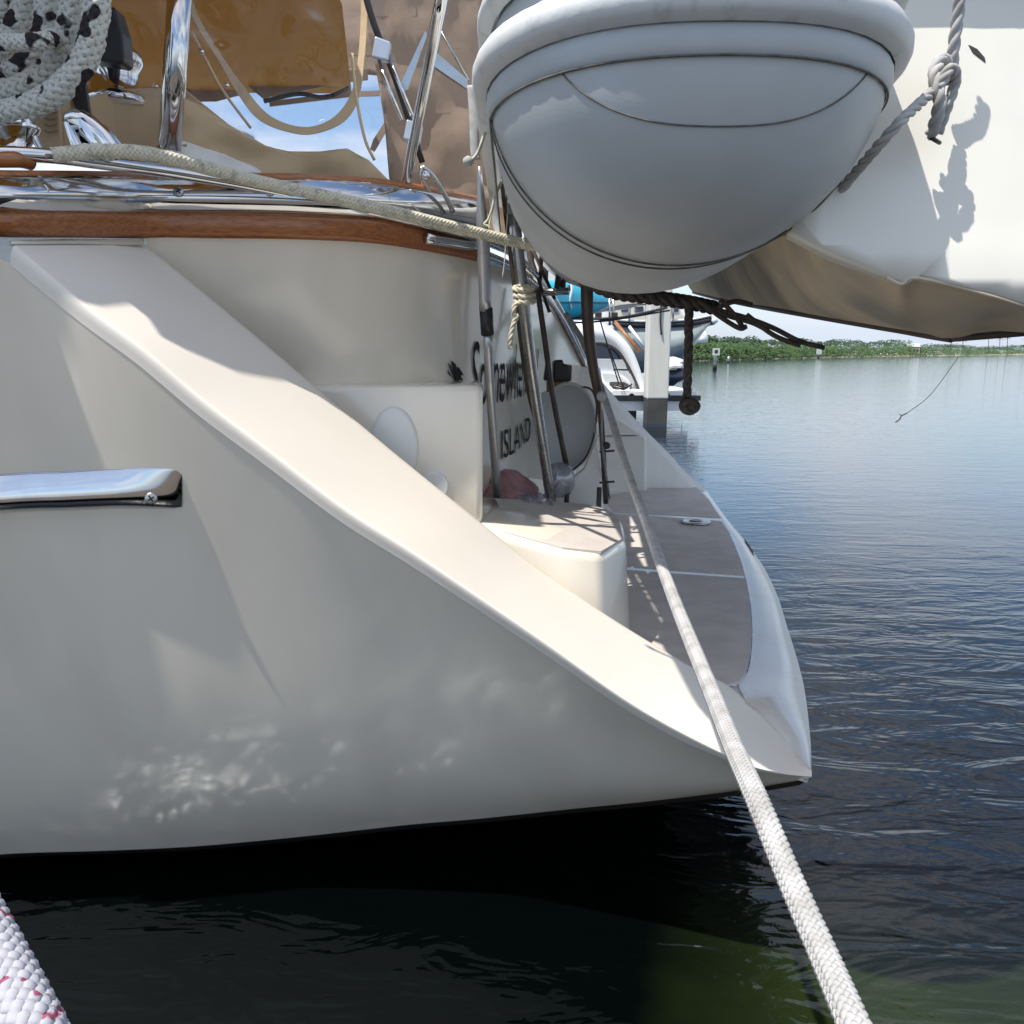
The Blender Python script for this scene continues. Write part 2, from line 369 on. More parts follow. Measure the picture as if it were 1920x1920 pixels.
# low dark core so the thicket is closed
rows = [[p + V(0, 3.5, 0) for p in bank_f], [p + V(0, 4, 2.0) for p in bank_f], [p + V(0, 9, 2.7) for p in bank_f]]
def palm(x, hpx, label):
    D = shore(x) + 25; b = onw(x, D); hgt = hpx * D / FPX + .0
    t = thing('palm_tree', b, label, 'palm', 'palms standing over the far shore'); rr = random.Random(int(x))
    top = b + V(rr.uniform(-.5, .5), 0, hgt)
    tube('trunk', [b, b.lerp(top, .5) + V(.15, 0, 0), top], .16, 'bark', t, 5, 3)
    vs, fs = [], []
    for k in range(11):
        a = k * 2.39; d = Vector((math.cos(a), math.sin(a), .25 + .3 * math.sin(k))); prev = top
        for j in range(3):
            nx = prev + d * .62; d = (d + V(0, 0, -.42)); sd = d.cross(V(0, 0, 1)).normalized() * (.30 - .07 * j)
            i = len(vs); vs += [prev - sd, prev + sd, nx + sd * .8, nx - sd * .8]; fs.append((i, i + 1, i + 2, i + 3)); prev = nx
    mesh('crown', vs, fs, 'frond', t, False)
for i, (x, h, lb) in enumerate(((1748, 27, 'palm furthest left, just right of the dinghy keel end'), (1772, 26, 'short palm beside the left end palm on far shore'),
        (1818, 30, 'palm left of the close pair on far shore'), (1838, 29, 'left palm of the close pair on far shore'), (1852, 30, 'right palm of the close pair on far shore'),
        (1882, 28, 'palm between the close pair and the right end of far shore'), (1908, 27, 'palm furthest right at the edge of far shore'))):
    palm(x, h, lb)
# houses far off behind the trees
for (x, y0, y1, wd, lb) in ((1680, 650, 658, 22, 'small pale house above the mangroves under dinghy keel'),):
    D = shore(x) + 8; b = onw(x, D); wdt = wd * D / FPX; h = 3.0
    t = thing('house', b, lb, 'house'); box('wall', b + V(0, 0, 1.6), (wdt, 3, 3.2), 'sand', t)
    prism('roof', [b + V(-wdt / 2 - .3, -1.7, 3.21), b + V(-wdt / 2 - .3, 1.7, 3.21), b + V(-wdt / 2 - .3, 0, 4.3)], V(wdt + .6, 0, 0), 'palegreen', t)
    for k in (-.3, .05, .32): box('window', b + V(wdt * k, -1.52, 1.9), (.8, .06, 1.0), 'navy', t)

# channel markers ------------------------------------------------------
def marker(x, ybase, ytop, sign, label, hole):
    D = (CAM.z - WZ) / -(ray(x, ybase).z) * ray(x, ybase).y; b = onw(x, D); top = P(x, ytop, D); h = top.z - WZ; s = sign * D / FPX
    t = thing('channel_marker', b, label, 'channel marker', 'channel markers in the bay')
    tube('post', [b, b + V(0, 0, h * .35)], .17, 'wet', t, 10, 1); tube('upper_post', [b + V(0, 0, h * .35), b + V(0, 0, h)], .13, 'palegreen', t, 10, 1)
    if sign:
        f = box('sign_board', b + V(0, -.2, h - s * .4), (s, .05, s), 'palegreen', t)
        if hole: mesh('square_mark', *[([b + V(sx * s * .24, -.23, h - s * .4 + sz * s * .24) for sx, sz in ((-1, -1), (1, -1), (1, 1), (-1, 1))]), [(0, 1, 2, 3)]], 'dark', f if False else t, False)
marker(1327, 693, 654, 13, 'channel marker with square white board and dark centre on a dark based post', True)
marker(1351, 680, 668, 0, 'small white stake in the water beside the square channel marker', False)
marker(1513, 672, 655, 10, 'distant channel marker with plain white board below the dinghy', False)

# the dock the photographer stands on, behind and below the lens
dock = thing('dock', V(-1, -1, .05), 'weathered brown timber dock at the near side of the slip', 'dock')
M['plank'] = mat('dock_plank', (.10, .08, .065), .85, color2=(.07, .055, .045), vscale=5, stretch=(.3, 4, 1))
for k in range(20): box('plank', V(-1.5, .42 - .145 * k, .03), (7.6, .138, .04), 'plank', dock)
for x in (-4.6, -1.6, 1.4): box('joist', V(x, -.95, -.06), (.1, 2.8, .14), 'wet', dock)
box('edge_beam', V(-1.5, .42, -.07), (7.6, .05, .16), 'wet', dock)
for x in (-4.5, -.2): tube('piling', [V(x, .36, -1), V(x, .36, -.15)], .13, 'wet', dock, 14, 1)
# ================================================================== NEIGHBOURING DOCK AND BOATS
DK = 16.0
def PD(x, y, Y=DK): return P(x, y, Y)
dk = thing('finger_pier', PD(1215, 785), 'short white finger pier with round holes in its side, beyond the stern', 'pier')
a, b = PD(1120, 745, 16.0), PD(1292, 745, 16.0); ztop = a.z + .12
prism('deck', [V(a.x, 15.9, ztop), V(b.x + .15, 15.9, ztop), V(b.x + .15, 20, ztop), V(a.x, 20, ztop)], V(0, 0, -.07), 'white', dk)
prism('edge_trim', [V(a.x, 15.86, ztop - .08), V(b.x + .2, 15.86, ztop - .08), V(b.x + .2, 16.0, ztop - .08), V(a.x, 16.0, ztop - .08)], V(0, 0, -.1), 'black', dk)
prism('fascia', [V(a.x, 15.92, ztop - .19), V(b.x - .02, 15.92, ztop - .19), V(b.x - .02, 16.1, ztop - .19), V(a.x, 16.1, ztop - .19)], V(0, 0, -.19), 'white', dk)
for x in (1184, 1217, 1251): 
    c = PD(x, 743, 15.9); lathe('drain_hole', c, (0, -1, 0), [(.06, 0), (.06, .02), (.035, .02), (.035, .0)], 'dark', dk, 14)
prism('support_wall', [V(PD(1160, 760).x, 16.3, ztop - .39), V(PD(1198, 760).x, 16.3, ztop - .39), V(PD(1198, 760).x, 16.7, ztop - .39), V(PD(1160, 760).x, 16.7, ztop - .39)], V(0, 0, -1), 'wet', dk)
pl = thing('piling', V(PD(1228, 785).x, 15.6, WZ), 'tall white piling standing at the finger pier edge', 'piling')
c = V(PD(1228, 785, 15.6).x, 15.6, 0)
z0, z1, z2 = WZ - .5, PD(1228, 747, 15.6).z, PD(1228, 470, 15.6).z
box('sleeve', c + V(0, 0, (z1 + z2) / 2), (.42, .42, z2 - z1), 'pile', pl, .03); box('lower_sleeve', c + V(0, 0, (z0 + z1) / 2), (.40, .40, z1 - z0), 'wet', pl, .02)
tube('crack', [PD(1240, 565, 15.36), PD(1238, 600, 15.36), PD(1240, 628, 15.36)], .018, 'dark', pl, 5, 4)
# coiled line on the pier
cl = thing('dock_line', PD(1170, 725, 15.9), 'dark coiled line lying on the white finger pier end', 'rope')
pp = []
for k in range(60):
    a_ = k * .42; r_ = .12 + .09 * math.sin(k * .37); pp.append(V(PD(1168, 728, 16.1).x + math.cos(a_) * r_ * 1.25, 16.1 + math.sin(a_) * r_, ztop + .04 + .12 * abs(math.sin(k * .23))))
tube('coil', pp, .018, 'dark', cl, 6, 2)
for (x0, y0, x1, y1, lb) in ((1125, 600, 1160, 715, 'a'), (1142, 652, 1166, 716, 'b')): tube('line', [PD(x0, y0, 14.5), PD(x1, y1 + 4, 16)], .014, 'dark', cl, 5, 1)

# white motor boat behind the pier -------------------------------------
wb = thing('motorboat', PD(1130, 720, 17), 'white motorboat with rounded white top and dark blue windscreen behind the pier', 'boat')
outer = [(1040, 640), (1052, 620), (1078, 604), (1115, 602), (1150, 618), (1180, 648), (1196, 680), (1208, 720), (1211, 735)]
inner = [(1068, 735), (1068, 660), (1080, 648), (1110, 643), (1135, 645), (1158, 658), (1175, 682), (1190, 712), (1199, 735)]
rows = [[PD(x, y, 17.5) for x, y in outer], [PD(x, y, 17.0) for x, y in outer]]
vs = [PD(x, y, 17) for x, y in outer] + [PD(x, y, 16.95) for x, y in inner]; n_ = len(outer)
grid('top_shell', [cat([PD(x, y, 20) for x, y in outer], 4), cat([PD(x, y, 17.2) for x, y in outer], 4), cat([PD(x, y, 17) for x, y in outer], 4), cat([PD(x, y, 16.95) for x, y in inner], 4), cat([PD(x, y, 17.3) for x, y in inner], 4)], 'white', wb)
prism('windscreen', [PD(x, y, 17.15) for x, y in ((1066, 672), (1066, 650), (1110, 643), (1135, 646), (1156, 657), (1168, 673))], V(0, .05, 0), 'navy', wb)
for poly in (((1066, 674), (1169, 674), (1176, 692), (1066, 690)), ((1066, 693), (1178, 695), (1196, 736), (1066, 736))):
    prism('side_panel', [PD(x, y, 17.12) for x, y in poly], V(0, .06, 0), 'white', wb)
tube('rubber_trim', [PD(x, y, 16.9) for x, y in ((1110, 643), (1135, 645), (1158, 658), (1175, 682), (1190, 712), (1199, 735))], .03, 'dark', wb, 6, 4)
# grey green sailing yacht further out ----------------------------------
YB = 24.0
yb = thing('yacht', P(1250, 690, YB), 'grey green yacht with cream cabin and dark sheer stripe behind the piling', 'boat')
hp = [(1150, 612), (1200, 615), (1260, 614), (1300, 611), (1334, 604)]; lp = [(1150, 700), (1200, 700), (1248, 690), (1285, 668), (1331, 606)]
grid('hull', [cat([P(x, y, YB) for x, y in hp], 5), cat([P(lerp(a[0], b[0], .5), lerp(a[1], b[1], .5), YB - .35) for a, b in zip(hp, lp)], 5), cat([P(x, y, YB + .4) for x, y in lp], 5)], 'ghull', yb, .1)
grid('sheer_stripe', [cat([P(x, y - 11, YB - .08) for x, y in hp], 5), cat([P(x, y, YB - .1) for x, y in hp], 5)], 'black', yb, .05)
grid('cap_rail', [cat([P(x, y - 15, YB - .1) for x, y in hp], 5), cat([P(x, y - 11, YB - .1) for x, y in hp], 5)], 'white', yb, .05)
prism('cabin', [P(x, y, YB + .8) for x, y in ((1148, 606), (1150, 560), (1262, 556), (1285, 600))], V(0, 1.5, 0), 'cream', yb)
for x in (1165, 1190, 1256): prism('window', [P(x + u, y, YB + .77) for u, y in ((0, 585), (16, 584), (16, 574), (0, 575))], V(0, .02, 0), 'navy', yb)
prism('cabin_step', [P(x, y, YB + 1.2) for x, y in ((1140, 575), (1142, 553), (1220, 551), (1228, 572))], V(0, 1, 0), 'white', yb)
prism('transom_mast', [P(x, y, YB + 1.0) for x, y in ((1137, 600), (1137, 540), (1145, 540), (1146, 600))], V(0, .3, 0), 'white', yb)
tube('guard_wire', [P(1148, 575, YB - .3), P(1250, 571, YB - .2), P(1345, 590, YB)], .02, 'dark', yb, 5, 3)
for x in (1152, 1180, 1212, 1262): tube('stanchion', [P(x, 604, YB - .1), P(x, 572, YB - .2)], .03, 'steel2', yb, 5, 1)
tube('bow_line', [P(1180, 612, YB - .3), P(1208, 650, YB - .6)], .05, 'white', yb, 5, 1)
tube('boom_strut', [P(1150, 600, 20), P(1200, 660, 19.5)], .05, 'bronze', yb, 6, 1)
tube('bow_roller', [P(1334, 604, YB), P(1342, 598, YB)], .12, 'white', yb, 6, 1)
# covered tender hanging low beside it
td = thing('tender', P(1262, 715, 20), 'small tender under white and dark blue cover beside the piling', 'tender')
rows = []
for i in range(9):
    u = i / 8; rows.append([P(lerp(1240, 1281, u), 690 - 22 * math.sin(min(1, u * 1.6) * 1.5) * (1 - .5 * u) + 20 * math.sin(v * math.pi / 6 - .3) * (1 - .4 * u), 19 + .9 * math.cos(v * math.pi / 5)) for v in range(0, 7)])
grid('cover', rows, 'white', td, .02)
tube('tube', [P(1235, 703, 18.9), P(1262, 706, 18.9), P(1277, 700, 19.1), P(1281, 690, 19.5)], .16, 'navy', td, 10, 5)
tube('lower_tube', [P(1235, 718, 19), P(1258, 716, 19), P(1268, 708, 19.2)], .11, 'dark', td, 8, 5)
tube('painter', [P(1281, 690, 19.3), P(1281, 740, 19.0)], .02, 'white', td, 5, 1)
# white dome far off
lathe('radar_dome', P(1312, 644, 60), (0, 0, 1), [(.05, 0), (.55, .05), (.6, .35), (.5, .7), (.25, .95), (.02, 1.02)], 'white', None, 16)
tag(bpy.data.objects['radar_dome'], 'small white dome of a distant boat above the mangroves', 'dome')
# boats / shapes seen through the rails at far left of gap
vb = thing('catamaran', P(1020, 470, 12), 'pale boat cabin glimpsed through the stern poles under the dinghy', 'boat')
prism('cabin', [P(x, y, 12) for x, y in ((955, 500), (955, 445), (1012, 440), (1085, 470), (1110, 560), (960, 560))], V(0, 2.5, 0), 'white', vb)
prism('window', [P(x, y, 11.96) for x, y in ((962, 448), (1003, 444), (1010, 465), (962, 470))], V(0, .03, 0), 'grey', vb)
prism('deck_edge', [P(x, y, 11.9) for x, y in ((960, 558), (1140, 552), (1140, 566), (960, 572))], V(0, 2.8, 0), 'white', vb)
prism('hull_side', [P(x, y, 12.1) for x, y in ((1040, 566), (1210, 548), (1215, 566), (1160, 572), (1045, 600))], V(0, 2.0, 0), 'cream', vb)
for x in (1020, 1050): tube('post', [P(x, 560, 11.7), P(x + 4, 450, 11.7)], .05, 'dark', vb, 6, 1)

# kayak ----------------------------------------------------------------
kk = thing('kayak', P(1085, 560, 9), 'turquoise kayak lashed on its side on the neighbouring boat', 'kayak')
rows = []; NS = 18
for i in range(NS + 1):
    u = i / NS; cx, cy = lerp(1010, 1148, u), lerp(556, 566, u) + 3 * math.sin(u * 3)
    h = 34 * (math.sin(math.pi * min(1, .30 + .70 * u)) ** .75) + .6
    row = []
    for k in range(17):
        a_ = 2 * math.pi * k / 16; row.append(P(cx, cy - h * math.sin(a_), 9 + .22 * math.cos(a_) * h / 34 + .9 * (u - .5)))
    rows.append(row)
grid('hull', rows, 'kayak', kk)
tube('rub_seam', [P(lerp(1020, 1146, u / 8), lerp(566, 567, u / 8), 8.78 + .9 * (u / 8 - .5) + .1 * (u / 8) ** 3) for u in range(9)], .014, mat('teal_seam', (.01, .16, .24), .5), kk, 6, 2)
for y in (541, 565): lathe('scupper', P(1066, y, 8.76), (0, -1, .1), [(.035, 0), (.035, .012), (.002, .012)], 'dark', kk, 12)
tube('strap', [P(1071, 528, 8.72), P(1072, 545, 8.70), P(1069, 562, 8.70), P(1071, 580, 8.74)], .012, 'white', kk, 6, 3)
rk = thing('kayak_rack', P(1100, 595, 9), 'dark guard rail with clamps carrying the turquoise kayak', 'rail')
tube('rail', [P(1060, 597, 9), P(1160, 596, 9), P(1250, 577, 9.5)], .016, 'dark', rk, 6, 3)
tube('lower_rail', [P(1060, 606, 9), P(1140, 601, 9), P(1255, 582, 9.5)], .012, 'dark', rk, 6, 3)
for x in (1068, 1085, 1122, 1152): box('clamp', P(x, 591, 9), (.07, .06, .06), 'dark', rk, .01)
for x in (1143, 1150): tube('pole', [P(x, 610, 9.1), P(x, 558, 9.1)], .012, 'steel2', rk, 6, 1)

# ================================================================== THE SAILBOAT
sb = thing('sailboat', V(0, 2, WZ), 'cream hulled sailboat stern with molded swim platform, teak rail and dark name lettering', 'sailboat')
Bp = [(-900, 425, 1.33), (-450, 432, 1.38), (-150, 438, 1.42), (20, 460, 1.44), (150, 568, 1.44), (260, 650, 1.44), (375, 748, 1.445), (500, 843, 1.45), (640, 950, 1.45), (780, 1040, 1.445), (1000, 1190, 1.44), (1200, 1330, 1.43), (1380, 1425, 1.42), (1460, 1449, 1.415), (1522, 1456, 1.41)]
Cp = [(-900, 1700, 1.80), (-450, 1655, 1.83), (-150, 1622, 1.85), (0, 1602, 1.86), (200, 1595, 1.86), (350, 1588, 1.86), (480, 1577, 1.86), (600, 1565, 1.85), (760, 1547, 1.83), (900, 1535, 1.80), (1060, 1518, 1.75), (1220, 1502, 1.66), (1385, 1482, 1.54), (1460, 1470, 1.47), (1522, 1459, 1.415)]
Bw = cat([P(*p) for p in Bp], 8); Cw = cat([P(*p) for p in Cp], 8)
hull_rows = []
NV = 22
for i in range(NV + 1):
    v = i / NV; row = []
    for j in range(len(Bw)):
        L_ = (Bw[j] - Cw[j]).length; D_ = (Cw[j] - Bw[j]).normalized(); b0_ = Bw[j] + D_ * .031 * min(1, L_ / .3)
        p = b0_.lerp(Cw[j], v)
        row.append(p + Vector((0, -1, -.25)) * (.045 * min(1, L_ / 1.3) * math.sin(math.pi * v ** 2.1)))
    hull_rows.append(row)
grid('hull', hull_rows, 'gel', sb)
from mathutils.bvhtree import BVHTree
_bv = BVHTree.FromPolygons(*[[tuple(v) for v in q] if i == 0 else q for i, q in enumerate(gridm(hull_rows))])
def HH(x, y, off=0):
    h = _bv.ray_cast(CAM, ray(x, y).normalized()); p = h[0] if h[0] is not None else P(x, y, 1.45)
    return p + V(0, -off, 0)
under = [Cw, [p + V(0, .06, -.05) for p in Cw], [V(p.x, 4.7, min(p.z, -.05) - .35) for p in Cw]]
grid('underbody', under, 'antifoul', sb)
Ap = [(275, 460, 1.76), (430, 588, 1.80), (580, 715, 1.83), (740, 850, 1.85), (905, 983, 1.85), (985, 1048, 1.85), (1065, 1106, 1.85), (1160, 1168, 1.85), (1250, 1223, 1.845), (1310, 1258, 1.84), (1370, 1288, 1.82), (1425, 1340, 1.66), (1480, 1398, 1.52), (1522, 1443, 1.415)]
Bc = [p for p in Bp[3:]]                         # cap outer edge, 12 points
capB = resamp(cat([P(*p) for p in Bc], 10), .01)[0]; capA = resamp(cat([P(*p) for p in Ap], 10), .01)[0]
NC = 120
rows = []
A_ = [at(capA, i / NC) for i in range(NC + 1)]; B_ = [at(capB, i / NC) for i in range(NC + 1)]
bc_ = resamp(cat([Cw[j * 8] for j in range(3, len(Cp))], 8), .01)[0]
E_ = []
for i in range(NC + 1):
    L_ = (at(bc_, i / NC) - B_[i]).length; k = min(1, L_ / .3) * min(1, (A_[i] - B_[i]).length / .12); E_.append((k, (at(bc_, i / NC) - B_[i]).normalized(), (A_[i] - B_[i]).normalized()))
rows.append([B_[i] + d * .034 * k + V(0, -.0005, 0) for i, (k, d, e) in enumerate(E_)])
for q_ in (0, .2, .4, .6, .8, 1):
    rows.append([(B_[i] + d * .031 * k) * (1 - q_) ** 2 + B_[i] * 2 * q_ * (1 - q_) + (B_[i] + e * .010 * k) * q_ * q_ for i, (k, d, e) in enumerate(E_)])
for q_ in (.013, .030):
    rows.append([B_[i] + e * q_ * k for i, (k, d, e) in enumerate(E_)])
for t_ in (.5, .75, .96, 1):
    rows.append([(B_[i] + E_[i][2] * .030 * E_[i][0]).lerp(A_[i], t_) for i in range(NC + 1)])
rows.append([p + V(0, .0008, -.0008) for p in A_]); rows.append([p + V(-.002, .012, -.012) for p in A_]); 
rows.append([V(p.x, p.y + .03, min(.2, p.z - .02)) for p in A_])
grid('bulwark', rows, 'geltop', sb)
grid('joint_strip', [[P(x, y, Y) for x, y, Y in ((22, 450, 1.46), (120, 448, 1.57), (270, 448, 1.74))], [P(x, y, Y) for x, y, Y in ((22, 458, 1.455), (120, 458, 1.565), (270, 459, 1.735))]], 'gel', sb, .006)

# transom ---------------------------------------------------------------
Tp = [(-900, 425, 1.33), (-450, 432, 1.38), (-150, 438, 1.42), (20, 441, 1.47), (150, 442, 1.60), (275, 444, 1.76), (400, 445, 1.83), (500, 446, 1.87), (600, 449, 1.90), (700, 455, 1.96), (800, 470, 2.08), (895, 490, 2.30), (960, 512, 2.60), (1000, 545, 3.2), (1040, 592, 4.0), (1070, 640, 4.4), (1098, 700, 4.7)]
Tw = [P(*p) for p in Tp]
lowT = [V(-.98, 2.05, .25), V(-.80, 2.15, .25), V(-.70, 2.22, .25), V(-.55, 2.28, .25), V(-.40, 2.34, .25), V(-.25, 2.42, .25), V(-.11, 2.62, .25), V(.0, 2.95, .25), V(.08, 3.5, .25), V(.18, 4.2, .25), V(.24, 4.5, .25), V(.30, 4.78, .25)]
topT = cat(Tw[5:], 6); botT = cat(lowT, 6)
def TS(u, v, off=0):
    a = at(topT, u); b = at(botT, u); p = a.lerp(b, v)
    if off:
        d = at(topT, min(1, u + .02)).lerp(at(botT, min(1, u + .02)), v) - at(topT, max(0, u - .02)).lerp(at(botT, max(0, u - .02)), v)
        n = d.cross(b - a).normalized()
        if n.x < 0 and n.y > 0: n = -n
        if n.dot(V(1, -1, 0)) < 0: n = -n
        p = p + n * off
    return p
grid('transom', [[TS(j / 66, i / 10) for j in range(67)] for i in range(11)], 'gel', sb)
# lettering -------------------------------------------------------------
def lettering(txt, u0, u1, v0, v1, name='lettering', shear=.25):
    cu = bpy.data.curves.new('t', 'FONT'); cu.body = txt; cu.size = 1; cu.shear = shear; cu.resolution_u = 3
    ob = bpy.data.objects.new('t', cu); col.objects.link(ob); dg = bpy.context.evaluated_depsgraph_get()
    me_ = bpy.data.meshes.new_from_object(ob.evaluated_get(dg)); bpy.data.objects.remove(ob)
    xs = [v.co.x for v in me_.vertices]; ys = [v.co.y for v in me_.vertices]; a, b, c, d = min(xs), max(xs), min(ys), max(ys)
    for v in me_.vertices:
        fu = (v.co.x - a) / (b - a); fv = (v.co.y - c) / (d - c); v.co = TS(lerp(u0, u1, fu), lerp(v1, v0, fv), .004)
    bm = bmesh.new(); bm.from_mesh(me_); todo = set(bm.verts)
    while todo:
        st = [todo.pop()]; isl = set(st)
        while st:
            for e in st.pop().link_edges:
                for o_ in e.verts:
                    if o_ in todo: todo.discard(o_); isl.add(o_); st.append(o_)
        idx = {v: i for i, v in enumerate(isl)}
        fs_ = [tuple(idx[v] for v in f.verts) for f in bm.faces if f.verts[0] in isl]
        mesh('letter', [v.co.copy() for v in idx], fs_, 'letter', sb, False)
    bm.free()
lettering('Somewhere N', .528, .75, .215, .405)
lettering('ISLAND', .60, .72, .50, .60, shear=0)
vs, fs = [], []
for k, (a0, l0) in enumerate(((2.9, .035), (2.4, .05), (1.9, .05), (1.3, .04), (.8, .05), (.3, .045), (-.2, .03))):
    for s_ in range(3):
        aa = a0 - s_ * .25; u = .497 + math.cos(aa) * l0 * .5 * (s_ + 1) / 3 * .8; v_ = .310 - math.sin(aa) * l0 * (s_ + 1) / 3 + .02 * s_ * s_ / 4
        vs.append((u, v_))
    i = len(vs) - 3
vv = []
for k in range(7):
    c0 = (.497, .325); p1, p2, p3 = vs[k * 3:k * 3 + 3]; i = len(vv)
    vv += [TS(c0[0], c0[1], .004), TS(p2[0] - .004, p2[1] - .012, .004), TS(p3[0], p3[1], .004), TS(p2[0] + .004, p2[1] + .012, .004)]; fs.append((i, i + 1, i + 2, i + 3))
mesh('palm_emblem', vv, fs, 'letter', sb, False)

# decks: side deck / cockpit floor so nothing is open from above ----------
dv = [p + V(0, .03, .03) for p in Tw] + [V(.1, 5.0, 1.1), V(-3.5, 5.0, 1.2), V(-3.5, 1.4, 1.2)]
mesh('deck', dv, [tuple(range(len(dv)))], 'gelw', sb, False)

# teak band, rubbing rail, upper rail along the sheer ----------------------
def band(name, m, y0, y1, off0, off1, x0, x1, parent=sb, bulge=.0, seg=5):
    """strip following the sheer; y0,y1: pixel rise above the sheer line; off: stand-off toward the outside"""
    pts = [(p, q) for p, q in zip(Tp, Tw) if x0 <= p[0] <= x1]
    rows = []
    for i in range(seg + 1):
        v = i / seg; row = []
        for (x, y, Y), q in pts:
            k = 1.0 if x < 900 else max(.25, 1 - (x - 900) / 260)
            row.append(P(x, y - lerp(y0, y1, v) * k, Y - lerp(off0, off1, v) - bulge * math.sin(math.pi * v)))
        rows.append(cat(row, 6))
    rows = [[p + V(0, .03, 0) for p in rows[0]]] + rows + [[p + V(0, .05, 0) for p in rows[-1]]]
    return grid(name, rows, m, parent)
band('teak_band', 'teak', 0, 46, .012, .016, -1000, 905, bulge=.006)
band('teak_top', 'teak', 111, 122, -.004, -.01, -1000, 905, bulge=.004)
rr_ = band('rubbing_rail', 'steel', 47, 112, .022, .006, -1000, 905, bulge=.022, seg=10)
def sheerpt(x, rise, off):
    for a, b in zip(Tp, Tp[1:]):
        if a[0] <= x <= b[0]:
            t = (x - a[0]) / (b[0] - a[0]); return P(x, lerp(a[1], b[1], t) - rise, lerp(a[2], b[2], t) - off)
def screw(c, nrm, r, parent):
    s = lathe('screw', c, nrm, [(r, -.002), (r, .0012), (r * .8, .002), (.0001, .002)], 'steel2', parent, 16)
    q = Vector(nrm).to_track_quat('Z', 'Y')
    for a_ in (0.5, 0.5 + math.pi / 2):
        d = q @ Vector((math.cos(a_), math.sin(a_), 0)); e = q @ Vector((-math.sin(a_), math.cos(a_), 0)); n = Vector(nrm).normalized() * .0024
        mesh('slot', [c + n + d * r * .6 + e * r * .14, c + n - d * r * .6 + e * r * .14, c + n - d * r * .6 - e * r * .14, c + n + d * r * .6 - e * r * .14], [(0, 1, 2, 3)], 'black', parent, False)
for x in (80, 335, 505, 634, 725): screw(sheerpt(x, 86, .034 + .0), (0.1, -1, .2), .0105 if x < 600 else .008, sb)
# upper stainless tube and end fitting
tube('hand_rail', [P(-900, 268, 1.42), P(-200, 285, 1.46), P(60, 290, 1.53), P(200, 306, 1.63), P(330, 324, 1.74), P(480, 350, 1.83), P(640, 384, 1.90), P(800, 420, 2.04), P(880, 442, 2.2), P(893, 452, 2.26), P(880, 460, 2.2), P(800, 447, 2.04)], .013, 'steel', sb, 14, 8)
tube('varnished_block', [P(-200, 300, 1.47), P(0, 299, 1.50), P(40, 300, 1.52), P(62, 306, 1.54)], lambda t: .014 if t < .95 else .009, 'cap_orange', sb, 12, 5)
for i, (y0, off) in enumerate(((-4, 0), (22, .0))):
    tube('toe_rail', [P(898, 470 - y0, 2.28), P(930, 482 - y0, 2.42), P(960, 497 - y0, 2.6), P(1000, 528 - y0 * .8, 3.15), P(1040, 574 - y0 * .6, 3.95), P(1072, 630 - y0 * .4, 4.35), P(1100, 690 - y0 * .3, 4.68)], .013, 'steel2', sb, 8, 6)
band('teak_band', 'teak', 0, 30, .012, .016, 900, 1100, bulge=.006)

# stern hand strake on the hull (chrome) ------------------------------------
rows = []
path = [(-900, 985), (-400, 960), (0, 926), (120, 921), (220, 917), (285, 916), (325, 917), (341, 920)]
hgt = [44, 42, 37, 37, 37, 38, 37, 30]; prot = [.036, .036, .034, .033, .031, .022, .011, .002]
pts = cat([V(a_, b_, 0) for a_, b_ in path], 8)
def li(a, u):
    f = u * (len(a) - 1); i = min(int(f), len(a) - 2); return lerp(a[i], a[i + 1], f - i)
for i, q in enumerate(pts):
    u = i / (len(pts) - 1); h = li(hgt, u); pr = li(prot, u); row = []; c0 = HH(q.x, q.y)
    for k in range(13):
        a_ = -math.pi / 2 + math.pi * k / 12; row.append(P(q.x, q.y + h * math.sin(a_), HH(q.x, q.y + h * math.sin(a_)).y - pr * math.sin(math.pi * (k / 12) ** 1.7) - .001))
    rows.append(row)
grid('rub_strake', rows, 'steel', sb)
screw(HH(293, 931, .0225), (.25, -1, .05), .0115, sb)

# molded box and step in the scoop -------------------------------------------
bx_f = 1.95
vsf = [P(905, 985, bx_f), P(905, 722, bx_f), P(560, 722, bx_f), P(560, 985, bx_f)]
bxv = [V(p.x, p.y, p.z) for p in vsf]
prism('molded_locker', bxv, V(-.01, .30, 0), 'gel', sb, .018, True)
# oval cover on its face
def disc(name, c, rx, rz, d, m, parent, n=40, dish=0):
    vs = [c + V(0, -d - dish, 0)]; fs = []
    rings_ = ((.5, -d - dish * .7), (.85, -d - dish * .2), (.95, -d), (1.0, -d * .5), (1.02, .004))
    for rr, dd in rings_:
        for k in range(n):
            a_ = 2 * math.pi * k / n; vs.append(c + V(rx * rr * math.cos(a_), dd, rz * rr * math.sin(a_)))
    for k in range(n): fs.append((0, 1 + k, 1 + (k + 1) % n))
    for r_ in range(len(rings_) - 1):
        for k in range(n):
            a0 = 1 + r_ * n + k; b0 = 1 + r_ * n + (k + 1) % n; fs.append((a0, a0 + n, b0 + n, b0))
    return mesh(name, vs, fs, m, parent)
disc('oval_cover', P(740, 838, bx_f), .058, .098, .012, 'gelw', sb, dish=.004)
disc('oval_cover', P(815, 912, bx_f), .035, .038, .012, 'gelw', sb)
